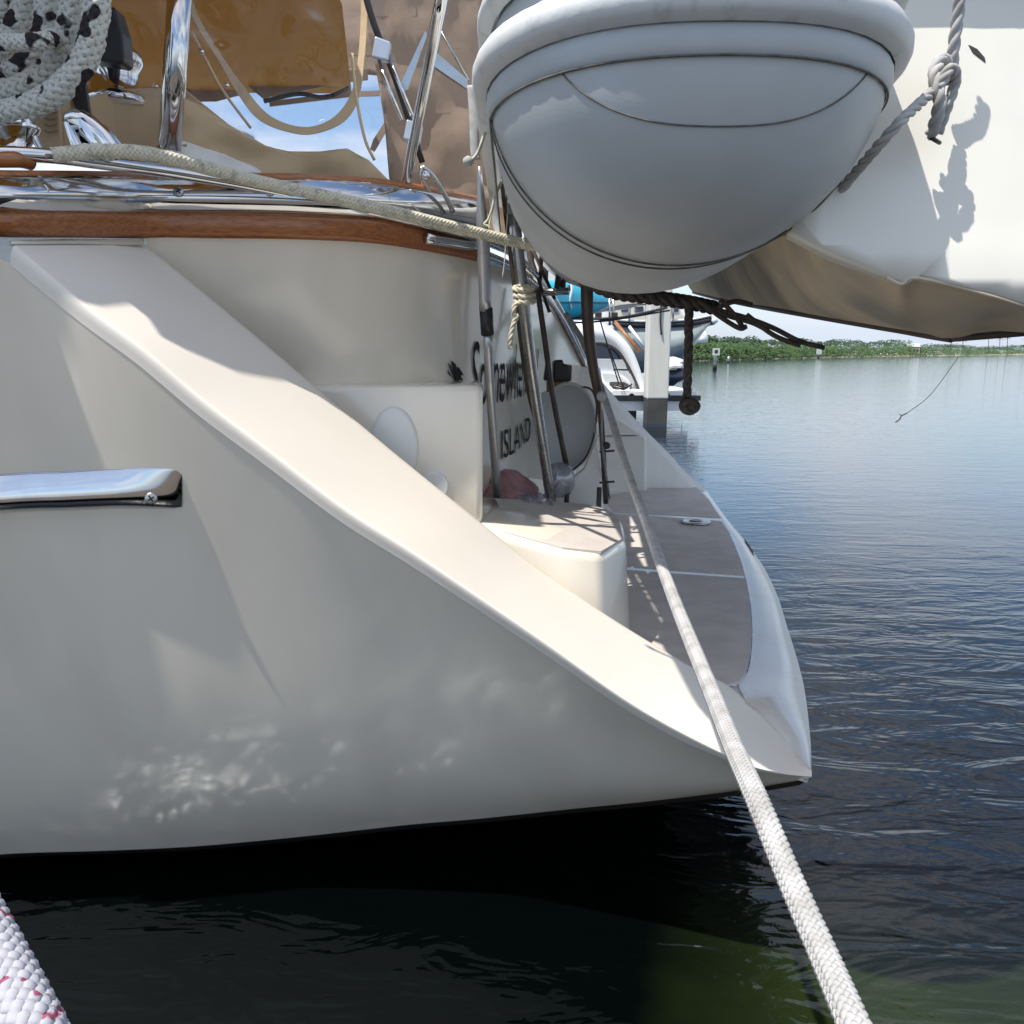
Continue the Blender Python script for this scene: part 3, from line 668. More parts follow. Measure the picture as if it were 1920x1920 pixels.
# step
zs = .50
stepo = [PZ(1172, 1005, zs), P(1168, 978, 2.37), P(1150, 962, 2.52), PZ(1120, 950, zs), PZ(1060, 943, .52), P(905, 934, 2.34), V(-.35, 2.32, .58), V(-.35, 1.9, .58), P(905, 992, 1.93), V(.12, 1.88, .53), V(.25, 1.93, .51)]
stepo = cat([V(.30, 2.02, .503)] + stepo[:6], 5)[3:] + stepo[6:-1] + [V(.22, 1.90, .515)]
nst = len(stepo); top = stepo; bot = [V(p.x + (.02 if p.x > .2 else 0), p.y, .19) for p in stepo]
mesh('step', top + bot, [tuple(range(nst))] + [(i, i + nst, (i + 1) % nst + nst, (i + 1) % nst) for i in range(nst)], 'gel', sb, True, 0, .022)
def inset(poly, d):
    c = sum(poly, Vector()) / len(poly); return [p + (c - p).normalized() * d for p in poly]
ins = inset(stepo, .014)
zl = [V(p.x, p.y, p.z + .0) for p in ins]
mesh('step_tread', [p + V(0, 0, .004) for p in zl] + [p + V(0, 0, -.004) for p in zl], [tuple(range(nst))] + [(i, i + nst, (i + 1) % nst + nst, (i + 1) % nst) for i in range(nst)], 'tread', sb, False)

# swim platform ----------------------------------------------------------------
ZP = .20
outer = [(1522, 1450), (1519, 1380), (1509, 1296), (1496, 1240), (1475, 1172), (1457, 1115), (1433, 1065), (1415, 1039), (1394, 1010), (1363, 973), (1324, 919)]
crease = [(1515, 1440), (1470, 1380), (1408, 1291), (1425, 1266), (1431, 1200), (1428, 1128), (1414, 1085), (1404, 1050), (1386, 1012), (1360, 975), (1322, 921)]
inner = [(1508, 1432), (1455, 1370), (1385, 1287), (1404, 1255), (1411, 1190), (1407, 1128), (1398, 1085), (1388, 1050), (1374, 1012), (1356, 977), (1318, 923)]
oz = [.215, .20, .19, .185, .18, .18, .18, .18, .18, .18, .19]
cz = [.222, .25, .205, .20, .20, .20, .20, .20, .20, .20, .20]
O_ = [P(1522, 1450, 1.413)] + [PZ(x, y, z) for (x, y), z in list(zip(outer, oz))[1:]]
C_ = [P(1520, 1443, 1.416), P(1480, 1398, 1.52), P(1400, 1318, 1.72)] + [PZ(x, y, z) for (x, y), z in list(zip(crease, cz))[3:]]
I_ = [P(1516, 1440, 1.42), P(1450, 1368, 1.60), PZ(1385, 1289, .2)] + [PZ(x, y, .2) for x, y in inner[3:]]
O2, C2, I2 = cat(O_, 6), cat(C_, 6), cat(I_, 6)
grid('platform_rim', [[p + V(-.02, .02, -.025) for p in O2], [p + V(-.008, 0, -.02) for p in O2], O2, [a.lerp(b, .5) + V(0, 0, .004) for a, b in zip(O2, C2)], C2, [a.lerp(b, .5) + V(0, 0, -.001) for a, b in zip(C2, I2)], I2], 'gelw', sb)
base = [V(.0, 1.84, .2035)] + [V(p.x - .004, p.y, .2035) for p in I2[12:]] + [V(.95, 4.75, .2035), V(.25, 4.75, .2035)]
mesh('platform_base', base, [tuple(range(len(base)))], 'gelw', sb, False)
def panel(name, px, z=.2, th=.006, parent=sb, m='tread'):
    p = [PZ(x, y, z) for x, y in px]; n = len(p)
    return mesh(name, [q + V(0, 0, th) for q in p] + [q + V(0, 0, -.004) for q in p], [tuple(range(n))] + [(i, i + n, (i + 1) % n + n, (i + 1) % n) for i in range(n)], m, parent, False)
panel('tread_panel', [(1120, 1290), (1160, 1168), (1173, 1071), (1250, 1077), (1399, 1087), (1405, 1128), (1409, 1180), (1408, 1220), (1399, 1262), (1386, 1282), (1366, 1287), (1340, 1300)])
panel('tread_panel', [(1173, 1064), (1150, 966), (1180, 967), (1353, 979), (1366, 1000), (1376, 1022), (1388, 1050), (1397, 1081), (1250, 1071)])
panel('tread_panel', [(1150, 962), (1130, 930), (1215, 920), (1213, 880), (1250, 862), (1268, 875), (1300, 908), (1330, 940), (1351, 973), (1180, 963)])
lathe('gel_chip', HH(808, 1080, .0005), (0, -1, 0), [(.003, 0), (.002, .0006), (.0001, .0008)], 'white', sb, 7)
mesh('platform_corner', [PZ(1352, 1276, .197), PZ(1400, 1262, .197), PZ(1432, 1275, .197), PZ(1440, 1330, .197), PZ(1410, 1335, .197)], [(0, 1, 2, 3, 4)], 'gelw', sb, False)
# flush deck ring
c = PZ(1304, 978, .2115); lathe('deck_ring', c, (0, 0, 1), [(.070, -.004), (.070, .004), (.045, .005), (.040, .001), (.001, .001)], 'steel2', sb, 24)
lathe('deck_ring_center', c, (0, 0, 1), [(.030, 0), (.030, .003), (.001, .003)], 'black', sb, 20)
# dark slot and fastening on the rim edge
prism('scupper_slot', [PZ(1396, 1012, .185), PZ(1412, 1036, .185), PZ(1414, 1046, .18), PZ(1408, 1040, .18)], V(0, 0, .006), 'dark', sb)
# far wing, mirror of the near one
fw = [(1050, 668), (1062, 648), (1082, 664), (1110, 693), (1160, 752), (1212, 808), (1256, 852), (1282, 881), (1324, 920)]
fwt = [P(x, y, 4.74) for x, y in fw]; fwb = [P(x - 12, y + 7, 4.72) for x, y in fw]; low = [V(p.x, 4.71, .19) for p in fwb]
grid('far_bulwark', [[p + V(0, .2, -.6) for p in cat(fwt, 4)], cat([p + V(0, .1, 0) for p in fwt], 4), cat(fwt, 4), cat(fwb, 4), cat(low, 4)], 'gelw', sb)
# far step
q = [PZ(1213, 922, ZP), PZ(1105, 930, ZP)]; 
f0, f1 = P(1213, 818, q[0].y), P(1105, 818, q[0].y)
prism('far_step', [V(q[1].x - .3, q[0].y, .19), V(q[0].x, q[0].y, .19), V(f0.x, q[0].y, f0.z), V(q[1].x - .3, q[0].y, f0.z)], V(0, .45, 0), 'gelw', sb, .02)
prism('far_locker', [P(x, y, 4.62) for x, y in ((1000, 820), (1000, 680), (1125, 690), (1140, 775), (1200, 815))], V(0, .1, 0), 'gelw', sb)
prism('white_riser', [P(x, y, 3.3) for x, y in ((1000, 742), (1056, 720), (1075, 905), (950, 892))], V(.02, .1, 0), 'gelw', sb)

# stanchions and struts ---------------------------------------------------------
tube('stanchion', [P(339, -40, 1.78), P(317, 296, 1.86)], .0235, 'steel', sb, 24, 1)
lathe('stanchion_base', P(317, 296, 1.86), (0, 0, 1), [(.04, -.01), (.04, .0), (.026, .012), (.026, .02)], 'steel', sb, 20)
tube('stanchion', [P(833, -30, 1.62), P(790, 190, 1.85), P(752, 392, 2.12)], .0118, 'steel', sb, 18, 4)
tube('stanchion', [P(896, 120, 2.45), P(850, 392, 2.5)], .009, 'steel', sb, 14, 1)
tube('backstay', [P(672, -60, 2.0), P(700, 42, 2.02), P(742, 150, 2.05), P(792, 305, 2.1)], .0075, 'dark', sb, 12, 4)
tn = sb
prism('strut_plate', [P(x, y, 2.02) for x, y in ((797, 58), (800, 62), (764, 168), (755, 172), (750, 160))], V(0, .01, 0), 'steel2', tn)
prism('strut_plate', [P(x, y, 2.06) for x, y in ((812, 98), (820, 100), (876, 148), (878, 168), (815, 125))], V(0, .02, 0), 'steel2', tn)
tube('wire', [P(822, 50, 2.1), P(878, 150, 2.12)], .003, 'steel2', tn, 6, 1)
# clamp fitting on the stay
fx = [P(713, 92, 1.98), P(772, 246, 1.98)]; dr = (fx[1] - fx[0]).normalized(); sdv = V(.012, 0, .005)
for s_ in (-1, 1): tube('turnbuckle_rod', [fx[0] + sdv * s_ + dr * .02, fx[1] + sdv * s_ - dr * .03], .0045, 'steel', tn, 8, 1)
for f_ in fx:
    prism('turnbuckle_end', [f_ + V(-.02, -.012, -.02), f_ + V(.018, -.012, -.028), f_ + V(.026, -.012, .012), f_ + V(-.01, -.012, .024)], V(0, .024, 0), 'alu', tn, .004)
tube('toggle_fork', [P(792, 312, 2.08), P(790, 335, 2.08), P(812, 372, 2.1), P(832, 404, 2.12)], .006, 'steel2', tn, 8, 4)
tube('toggle_fork', [P(792, 312, 2.08), P(808, 325, 2.08), P(832, 362, 2.1), P(850, 398, 2.12)], .006, 'steel2', tn, 8, 4)
lathe('toggle_pin', P(798, 330, 2.06), (0, -1, 0), [(.011, 0), (.011, .01), (.009, .013), (.0001, .013)], 'steel', tn, 16)
# things seen behind the rope between the poles: pushpit tubes
for (x0, y0, x1, y1, r_) in ((917, 330, 925, 420, .008), (930, 335, 931, 430, .006), (975, 345, 1000, 520, .014), (1008, 400, 985, 560, .012), (1020, 410, 1010, 560, .008), (1050, 490, 1044, 545, .012), (1060, 480, 1056, 545, .009), (1000, 470, 1040, 560, .007), (985, 450, 1030, 585, .007), (1030, 470, 1056, 545, .006)):
    tube('pushpit_tube', [P(x0, y0, 3.2), P(x1, y1, 3.3)], r_, 'darkpole', tn, 8, 1)
tube('pushpit_rail', [P(1018, 548, 3.2), P(1066, 546, 3.2)], .014, 'steel2', tn, 8, 1)
# winch ----------------------------------------------------------------------------
wz_ = P(217, 186, 1.98)
lathe('winch_drum', wz_, (0, 0, 1), [(.072, -.02), (.075, .0), (.05, .012), (.05, .055), (.062, .075), (.066, .085), (.06, .098), (.05, .108), (.001, .112)], 'steel', sb, 32)
prism('winch_handle', [P(x, y, 1.86) for x, y in ((190, 10), (214, 12), (228, 60), (232, 112), (226, 120), (168, 110), (184, 70))], V(0, .05, 0), 'black', sb, .006)
# cleat horns / fairleads
for pts_, w0 in (([(125, 222), (150, 220), (190, 250), (220, 290)], .02), ([(125, 222), (140, 262), (155, 292)], .012), ([(20, 300), (48, 262), (60, 232)], .018), ([(0, 232), (30, 228), (60, 230)], .012), ([(88, 300), (66, 262), (60, 232)], .008)):
    tube('fairlead', [P(x, y, 1.60) for x, y in pts_], lambda t, w=w0: w * (.55 + .45 * t), 'steel', sb, 12, 5)
grid('fairlead_cheek', [[P(x, y, 1.58) for x, y in ((126, 224), (150, 222), (190, 252), (218, 292))], [P(x, y, 1.62) for x, y in ((128, 228), (142, 262), (150, 285), (156, 300))]], 'steel', sb, .006)
grid('fairlead_cheek', [[P(x, y, 1.55) for x, y in ((-5, 240), (20, 234), (50, 236))], [P(x, y, 1.52) for x, y in ((-5, 300), (20, 300), (40, 300))]], 'steel', sb, .006)

# ================================================================== COCKPIT ENCLOSURE
en = thing('cockpit_enclosure', V(-1, 2.4, 1.25), 'tan canvas cockpit enclosure with clear vinyl windows and curved window border', 'enclosure')
roof = [V(-4.2, 1.15, 2.0), V(-1.555, 1.164, 2.0), V(-1.361, 1.187, 2.0), V(-1.265, 1.181, 2.0), V(-1.18, 1.169, 2.0), V(-1.119, 1.173, 2.0), V(-1.103, 1.201, 2.0), V(-1.082, 1.279, 2.0), V(-1.061, 1.272, 2.0), V(-1.042, 1.232, 2.0), V(-1.017, 1.249, 2.0), V(-.965, 1.311, 2.0), V(-.92, 1.412, 2.0), V(-.889, 1.5, 2.0), V(-.60, 1.56, 2.0), V(-.50, 1.62, 2.0), V(-.50, 2.6, 2.0), V(-.62, 3.35, 1.98), V(-4.2, 3.4, 2.02)]  # near edge, out of view, is shaped to cast shade on bulwark and locker
mesh('roof', roof, [tuple(range(len(roof)))], 'roof', en, False, .004)
def sheet(name, px, Y, m, th=.006, parent=en, wr=0, seg=18):
    """polygon given by pixels at depth Y(x,y) or const; filled, given thickness and soft creases"""
    f = Y if callable(Y) else (lambda x, y: Y)
    bm = bmesh.new(); vs = [bm.verts.new((x, y, 0)) for x, y in px]; fc = bm.faces.new(vs)
    xs = [p[0] for p in px]; ys = [p[1] for p in px]
    if wr:
        for k in range(1, seg):
            g = bm.verts[:] + bm.edges[:] + bm.faces[:]
            bmesh.ops.bisect_plane(bm, geom=g, plane_co=(lerp(min(xs), max(xs), k / seg), 0, 0), plane_no=(1, 0, 0))
        for k in range(1, seg):
            g = bm.verts[:] + bm.edges[:] + bm.faces[:]
            bmesh.ops.bisect_plane(bm, geom=g, plane_co=(0, lerp(min(ys), max(ys), k / seg), 0), plane_no=(0, 1, 0))
    for v in bm.verts:
        x, y = v.co.x, v.co.y; d = wr * (noise.noise(Vector((x * .011, y * .018, 3.1))) + .5 * noise.noise(Vector((x * .03, y * .035, 7))))
        v.co = P(x, y, f(x, y) + d)
    bmesh.ops.recalc_face_normals(bm, faces=bm.faces[:])
    me_ = bpy.data.meshes.new(name); bm.to_mesh(me_); bm.free(); o = link(name, me_, m, parent, bool(wr))
    if th: q_ = o.modifiers.new('solid', 'SOLIDIFY'); q_.thickness = th; q_.offset = 0
    return o
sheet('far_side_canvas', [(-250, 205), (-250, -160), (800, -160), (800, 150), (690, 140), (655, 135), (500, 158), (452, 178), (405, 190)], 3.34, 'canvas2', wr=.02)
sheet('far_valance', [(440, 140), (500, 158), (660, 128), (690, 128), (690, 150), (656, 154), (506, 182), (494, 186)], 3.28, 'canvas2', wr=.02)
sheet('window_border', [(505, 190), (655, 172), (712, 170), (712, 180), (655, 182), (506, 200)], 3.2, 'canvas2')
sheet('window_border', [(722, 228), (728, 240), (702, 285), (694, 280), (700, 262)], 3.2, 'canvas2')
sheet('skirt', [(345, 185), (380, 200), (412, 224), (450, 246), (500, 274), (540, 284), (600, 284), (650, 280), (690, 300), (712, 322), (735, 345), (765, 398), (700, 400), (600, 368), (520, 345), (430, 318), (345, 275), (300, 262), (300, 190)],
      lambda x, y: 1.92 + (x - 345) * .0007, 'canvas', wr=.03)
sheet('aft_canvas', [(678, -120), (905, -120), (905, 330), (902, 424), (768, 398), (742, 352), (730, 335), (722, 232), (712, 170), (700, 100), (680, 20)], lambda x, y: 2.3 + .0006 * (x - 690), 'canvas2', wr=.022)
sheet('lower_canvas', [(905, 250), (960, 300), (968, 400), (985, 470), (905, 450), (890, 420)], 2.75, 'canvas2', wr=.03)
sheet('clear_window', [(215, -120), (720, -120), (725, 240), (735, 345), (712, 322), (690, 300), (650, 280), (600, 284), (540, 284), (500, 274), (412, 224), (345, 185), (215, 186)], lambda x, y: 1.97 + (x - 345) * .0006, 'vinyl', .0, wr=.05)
ub = [(345, -60), (372, 30), (420, 110), (462, 168), (500, 212), (545, 234), (590, 236), (632, 214), (660, 170), (671, 110), (676, 40), (678, -60)]
grid('curved_border', [cat([P(x, y, 2.06) for x, y in ub], 6), cat([P(x + (12 if i > 6 else -12) * (1 if i not in (5, 6) else 0), y + (14 if 2 < i < 9 else 0), 2.05) for i, (x, y) in enumerate(ub)], 6)], 'canvas', en, .002, False)
for y0, pts_ in enumerate((((360, 60), (385, 110), (418, 170), (470, 240)), ((660, 100), (668, 180), (684, 260), (702, 300)))):
    tube('zip', [P(x, y, 1.99) for x, y in pts_], .0035, 'canvas', en, 6, 5)
for x, y in ((425, 160), (378, 97), (292, 162)): lathe('snap', P(x, y, 1.96), (0, -1, 0), [(.006, 0), (.006, .003), (.0001, .005)], 'steel', en, 10)
tube('roof_piping', [P(495, 190, 3.2), P(560, 176, 3.2), P(610, 183, 3.2), P(655, 165, 3.2)], .008, 'dark', en, 6, 5)
# canvas bag box on the coaming and coaming itself
cb = thing('canvas_box', P(250, 290, 2.0), 'square tan canvas bag on the coaming behind the winch, left of the tall stanchion', 'bag')
bxp = [P(168, 192, 1.86), P(210, 172, 1.92), P(345, 168, 2.02)]
grid('front', [[p for p in bxp], [P(172, 292, 1.86), P(222, 292, 1.92), P(345, 292, 2.02)]], 'canvas', cb, .01, False)
mesh('top', [bxp[0], bxp[1], bxp[2], bxp[2] + V(0, .3, 0), bxp[0] + V(0, .3, 0)], [(0, 1, 2, 3, 4)], 'canvas', cb, False, .006)
bk = thing('canvas_pouch', P(90, 290, 1.75), 'narrow tan canvas pouch with stitched straps below the rope coil', 'pouch')
sheet('front', [(58, 215), (110, 150), (118, 290), (85, 292)], 1.72, 'canvas', .01, bk, wr=.01, seg=6)
sheet('side', [(108, 165), (130, 150), (170, 292), (122, 292)], lambda x, y: 1.74 + (x - 108) * .001, 'canvas', .01, bk)
sheet('flap', [(128, 152), (157, 126), (172, 232), (168, 290)], 1.76, 'dark', .01, bk)
for k in range(6): tube('stitch', [P(84, 185 + k * 12, 1.712), P(94, 188 + k * 12, 1.708), P(108, 184 + k * 12, 1.712)], .002, 'canvas2', bk, 5, 3)
co_ = sheet('coaming', [(215, 292), (340, 265), (420, 290), (480, 318), (520, 350), (340, 320), (215, 310)], lambda x, y: 1.90 + (x - 345) * .0007 + .02, 'gelw', .02, sb, wr=.01)

# ================================================================== ROPES ON THE BOAT
cp = thing('rope_coil', P(60, 150, 1.4), 'thick white coiled rope with black flecks hanging above the stern rail', 'rope')
loops = [[(205, -120), (186, -40), (180, 30), (168, 90), (140, 140), (95, 180), (40, 205), (-20, 210), (-90, 170), (-130, 60)],
         [(150, -120), (138, -40), (136, 20), (124, 75), (104, 118), (66, 152), (20, 172), (-40, 170), (-100, 110)],
         [(105, -120), (92, -30), (88, 30), (82, 70), (60, 110), (28, 134), (-30, 135), (-90, 90)],
         [(62, -120), (58, -20), (45, 20), (18, 66), (-30, 110)], [(30, -120), (25, -40), (8, 20), (-30, 60)]]
for i, lp_ in enumerate(loops):
    braid('rope_loop', [P(x, y, 1.60 + .04 * i) for x, y in lp_], .0235, 'ropecoil', cp, 7, 5.0, 1.2)
braid('rope_wrap', [P(-60, 66, 1.57), P(0, 78, 1.555), P(45, 80, 1.555), P(84, 76, 1.57), P(100, 70, 1.61)], .015, 'ropecoil', cp, 7, 5, 1.2)
rp = thing('dock_line', P(500, 350, 1.8), 'cream braided rope lying along the stern rail and ending in mid air', 'rope')
braid('braid', [P(100, 291, 1.52), P(180, 284, 1.55), P(262, 286, 1.60), P(330, 300, 1.65), (P(420, 324, 1.72)), P(500, 344, 1.76), P(620, 370, 1.80), P(740, 398, 1.86), P(860, 428, 1.95), P(960, 452, 2.02), P(1022, 465, 2.06)], .0130, 'ropetan', rp, 8, 5.5, 1.5)
lathe('whipped_end', P(1022, 465, 2.06), P(1030, 467, 2.06) - P(1022, 465, 2.06), [(.0128, 0), (.0128, .012), (.008, .018), (.0001, .019)], 'rope', rp, 14)
lk = thing('lashing_line', P(985, 560, 2.25), 'cream cord wrapped three times round the steel pole with a hanging tail', 'rope')
for k, y in enumerate((541, 553, 564)):
    pp = [P(982 + k * 1.5 + 17 * math.cos(a_), y + 3 * math.sin(a_) * 1.0, 2.28 - .028 * math.sin(a_)) for a_ in [i_ * math.pi / 8 for i_ in range(17)]]
    twist('wrap', pp, .0082, 'ropetan', lk, 3, 7, 6)
twist('tail', [P(985, 568, 2.26), P(966, 572, 2.24), P(964, 590, 2.24), P(970, 592, 2.24), P(962, 610, 2.24), P(957, 640, 2.24), P(957, 654, 2.24)], .0075, 'ropetan', lk, 3, 7, 6)
# cords dangling between pole and dinghy
cd_ = thing('twine', P(930, 400, 2.0), 'thin tan cord dangling in loops beside the white tipped pole', 'cord')
tube('cord', [P(x, y, 2.0 + .0) for x, y in ((940, 280), (945, 320), (938, 345), (928, 362), (924, 385), (916, 410), (908, 420), (916, 424), (918, 428))], .003, 'ropetan', cd_, 6, 5)
tube('cord', [P(x, y, 2.02) for x, y in ((958, 330), (948, 328), (940, 345), (926, 375), (922, 400), (917, 425))], .0025, 'ropetan', cd_, 6, 5)
tube('cord', [P(x, y, 2.04) for x, y in ((955, 345), (952, 395), (949, 440), (946, 490), (942, 520))], .0016, 'ropetan', cd_, 5, 4)
tube('cord', [P(x, y, 2.3) for x, y in ((850, 388), (868, 385), (890, 378))], .005, 'rope', cd_, 6, 4)
st_ = thing('webbing_strap', P(895, 250, 1.6), 'tan webbing strap hanging at the left side of the dinghy tube', 'strap')
tube('webbing', [P(x, y, 1.55) for x, y in ((884, 160), (886, 190), (888, 220), (890, 280), (893, 300))], .008, 'rope', st_, 8, 5, rv=.003)
tube('webbing', [P(x, y, 1.5) for x, y in ((912, 235), (905, 262), (894, 290), (882, 302))], .006, 'ropetan', st_, 8, 5, rv=.003)
lathe('knot', P(878, 303, 1.5), (0, 0, 1), [(.004, -.008), (.01, -.003), (.009, .005), (.003, .009)], 'rope', st_, 12)

# ================================================================== POLES STANDING ON THE STEP
pe = thing('boat_hook', P(932, 932, 2.45), 'slim silver telescopic pole with black collar standing on the step', 'pole')
tube('upper_shaft', [P(899, 312, 2.02), P(903, 400, 2.05), P(907, 470, 2.08), P(910, 582, 2.12)], lambda t: .004 + .012 * min(1, t * 2.2), 'alu', pe, 16, 5)
tube('collar', [P(911, 578, 2.12), P(914, 627, 2.14)], .0175, 'black', pe, 16, 1)
tube('lower_shaft', [P(914, 622, 2.14), P(920, 740, 2.22), P(932, 934, 2.40)], .0125, 'alu', pe, 16, 4)
pf = thing('davit_pole', P(1035, 940, 2.55), 'thick steel pole with cream lashing, leaning on the step', 'pole')
tube('shaft', [P(955, 330, 2.3), P(978, 530, 2.32), P(998, 700, 2.40), P(1034, 944, 2.56)], .0165, 'steel2', pf, 16, 5)
tube('inner_shaft', [P(944, 345, 2.34), P(966, 530, 2.36), P(990, 720, 2.44), P(1016, 820, 2.5)], .010, 'darkpole', pf, 12, 5)
pg = thing('thin_pole', P(1062, 870, 2.7), 'thin dull brown pole right of the lashed steel pole', 'pole')
tube('shaft', [P(1008, 545, 2.7), P(1022, 640, 2.7), P(1036, 740, 2.7), P(1062, 872, 2.72)], .0095, 'darkpole', pg, 12, 4)
ph = thing('support_post', P(1135, 940, 2.75), 'dark weathered post rising to the dinghy with two hose clamps near its foot', 'post')
tube('upper_post', [P(1100, 500, 2.4), P(1102, 600, 2.4), P(1111, 680, 2.45), P(1124, 748, 2.5)], lambda t: .019 - .005 * t, 'darkpole', ph, 14, 5)
tube('lower_post', [P(1122, 740, 2.52), P(1128, 800, 2.6), P(1136, 942, 2.8)], .0095, 'darkpole', ph, 12, 4)
tube('brace', [P(1128, 750, 2.5), P(1129, 830, 2.6), P(1143, 935, 2.8)], .004, 'steel2', ph, 8, 4)
for y in (847, 905): tube('hose_clamp', [P(1124, y, 2.66), P(1152, y - 2, 2.66)], .004, 'dark', ph, 6, 1)
lathe('bolt', P(1137, 835, 2.6), (0, -1, 0), [(.012, 0), (.012, .01), (.0001, .012)], 'dark', ph, 10)
lathe('shackle', P(1128, 743, 2.46), (0, -1, 0), [(.014, 0), (.017, .008), (.013, .018), (.001, .02)], 'rope', ph, 12)

# grey oval dish, strap, black box, bag, towel, white board, bumpers -------------
od = thing('oval_dish', P(1062, 800, 3.0), 'large grey oval plastic dish leaning behind the poles on the step', 'dish')
oc = P(1066, 800, 3.0)
vs, fs = [], []; n_ = 48
ring = []
for k in range(n_):
    a_ = 2 * math.pi * k / n_; x = 1064 + 54 * math.cos(a_) - 4 * math.sin(a_); y = 800 - 80 * math.sin(a_) - 10 * math.cos(a_) ; ring.append((x, y))
rows = []
for rr, dd in ((.02, .05), (.4, .045), (.8, .03), (.93, .01), (1.0, -.01), (1.03, .0), (1.03, .03)):
    rows.append([P(lerp(1064, x, rr), lerp(800, y, rr), 3.0 + dd) for x, y in ring + ring[:1]])
grid('dish', rows, 'grey', od)
tube('rim', [P(x, y, 2.99) for x, y in ring + ring[:1]], .007, 'grey', od, 8, 1)
sp = thing('brown_strap', P(1100, 850, 2.9), 'brown strap curving under the grey oval dish', 'strap')
tube('strap', [P(x, y, 2.9) for x, y in ((1090, 724), (1108, 730), (1116, 745), (1119, 770), (1113, 820), (1098, 858), (1076, 880), (1050, 903), (1040, 915))], .009, 'darkpole', sp, 8, 5, rv=.004)
ob_ = thing('outboard_bracket', P(1046, 700, 3.1), 'black stepped plastic block on a brown post above the grey dish', 'bracket')
prism('body', [P(x, y, 3.1) for x, y in ((1038, 716), (1038, 676), (1056, 674), (1057, 683), (1073, 684), (1072, 715))], V(0, .12, 0), 'black', ob_, .008)
prism('side_block', [P(x, y, 3.12) for x, y in ((1020, 714), (1024, 684), (1030, 682), (1030, 714))], V(0, .1, 0), 'black', ob_, .005)
prism('wooden_pad', [P(x, y, 3.13) for x, y in ((1026, 735), (1026, 716), (1068, 716), (1060, 735))], V(0, .08, 0), 'bronze', ob_)
wbd = thing('white_board', P(1095, 950, 2.75), 'bluish white board standing on edge behind the step, between two black bumpers', 'board')
prism('board', [P(x, y, 2.72) for x, y in ((1040, 925), (1062, 905), (1095, 880), (1120, 822), (1126, 860), (1131, 968), (1040, 958))], V(.0, .03, 0), 'gelw', wbd, .004)
for x, y0, y1, lb in ((1062, 910, 945, 'left black rubber bumper standing upright behind the step'), (1122, 914, 957, 'right black rubber bumper beside the dark post foot')):
    o = tube('bumper', [P(x, y1, 2.60), P(x + 1, (y0 + y1) / 2, 2.60), P(x + 2, y0, 2.60)], .0085, 'black', None, 12, 4); tag(o, lb, 'bumper', 'black bumpers behind the step')
def crumple(name, px0, px1, py0, py1, Y0, Y1, m, seed, parent=None, n=22, amp=.05):
    rows = []
    for i in range(n + 1):
        row = []
        for j in range(n + 1):
            u, v = i / n, j / n; x = lerp(px0, px1, u); Y = lerp(Y0, Y1, v); e = math.sin(math.pi * u) ** .5 * math.sin(math.pi * min(1, v * 1.0)) ** .5
            h = e * ((py1 - py0) * Y / FPX) * (.75 + .6 * noise.noise(Vector((u * 3.3, v * 3, seed)))) + amp * .4 * noise.noise(Vector((u * 9, v * 7, seed + 3)))
            b = P(x, py1, Y); row.append(V(b.x, Y + .02 * noise.noise(Vector((u * 6, v * 6, seed))), max(.52, zs + .02 + h)))
        rows.append(row)
    return grid(name, rows, m, parent)
tag(crumple('pink_towel', 895, 1010, 885, 938, 2.42, 2.85, 'pink', 1.0, amp=.03), 'crumpled pink towel in the shade behind the silver pole', 'towel')
tag(crumple('plastic_bag', 940, 1040, 915, 945, 2.38, 2.6, 'bag', 9.0, amp=.04), 'clear crumpled plastic bag in front of the pink towel', 'bag')
gl = lathe('plastic_jug', P(1048, 900, 2.62), (0, -.3, 1), [(.02, -.05), (.042, -.045), (.052, -.02), (.052, .02), (.04, .045), (.02, .055), (.001, .056)], 'bag', None, 20)
tag(gl, 'round clear plastic jug at the foot of the steel pole', 'jug')

# ================================================================== DINGHY
dg = thing('dinghy', V(.8, 2.2, 1.1), 'grey inflatable dinghy hanging over the platform with white transom and rounded tube end', 'dinghy')
DC = V(.250, 1.30, 1.39); DR = .286; RZ = .258; NOSE = .29
spine = [V(.250, 1.30, 1.39), V(.265, 1.7, 1.378), V(.295, 2.2, 1.415), V(.33, 2.7, 1.447), V(.36, 3.2, 1.49), V(.36, 3.8, 1.545), V(.43, 4.3, 1.60), V(.78, 4.75, 1.63), V(1.14, 4.2, 1.56), V(1.25, 3.4, 1.46), V(1.32, 2.7, 1.36), V(1.36, 2.0, 1.29), V(1.38, 1.5, 1.27)]
sp_ = cat(spine, 8)
def trad(t): return DR if t < .3 else lerp(DR, .25, min(1, (t - .3) * 2))
def ringpts(c, r, t, n=48):
    u = t.cross(V(0, 0, 1)).normalized(); v = u.cross(t); return [c + u * math.cos(2 * math.pi * k / n) * r + v * math.sin(2 * math.pi * k / n) * r * (RZ / DR) for k in range(n)]
vs, fs = [], []; n_ = 48; rings_ = []
for i in range(13):                               # rounded tube end facing the camera
    a_ = math.pi / 2 * i / 12; rings_.append((DC + V(0, -NOSE * math.cos(a_), 0), max(.0005, DR * math.sin(a_) ** .8), V(0, 1, 0)))
F = frames(sp_)
for i in range(1, len(sp_)): rings_.append((sp_[i], trad(i / (len(sp_) - 1)), F[i][0]))
for c, r_, t_ in rings_: vs += ringpts(c, r_, t_, n_)
for i in range(len(rings_) - 1):
    for k in range(n_):
        a0 = i * n_ + k; b0 = i * n_ + (k + 1) % n_; fs.append((a0, b0, b0 + n_, a0 + n_))
fs.append(tuple((len(rings_) - 1) * n_ + k for k in range(n_)))
mesh('tube', vs, fs, 'rub', dg)
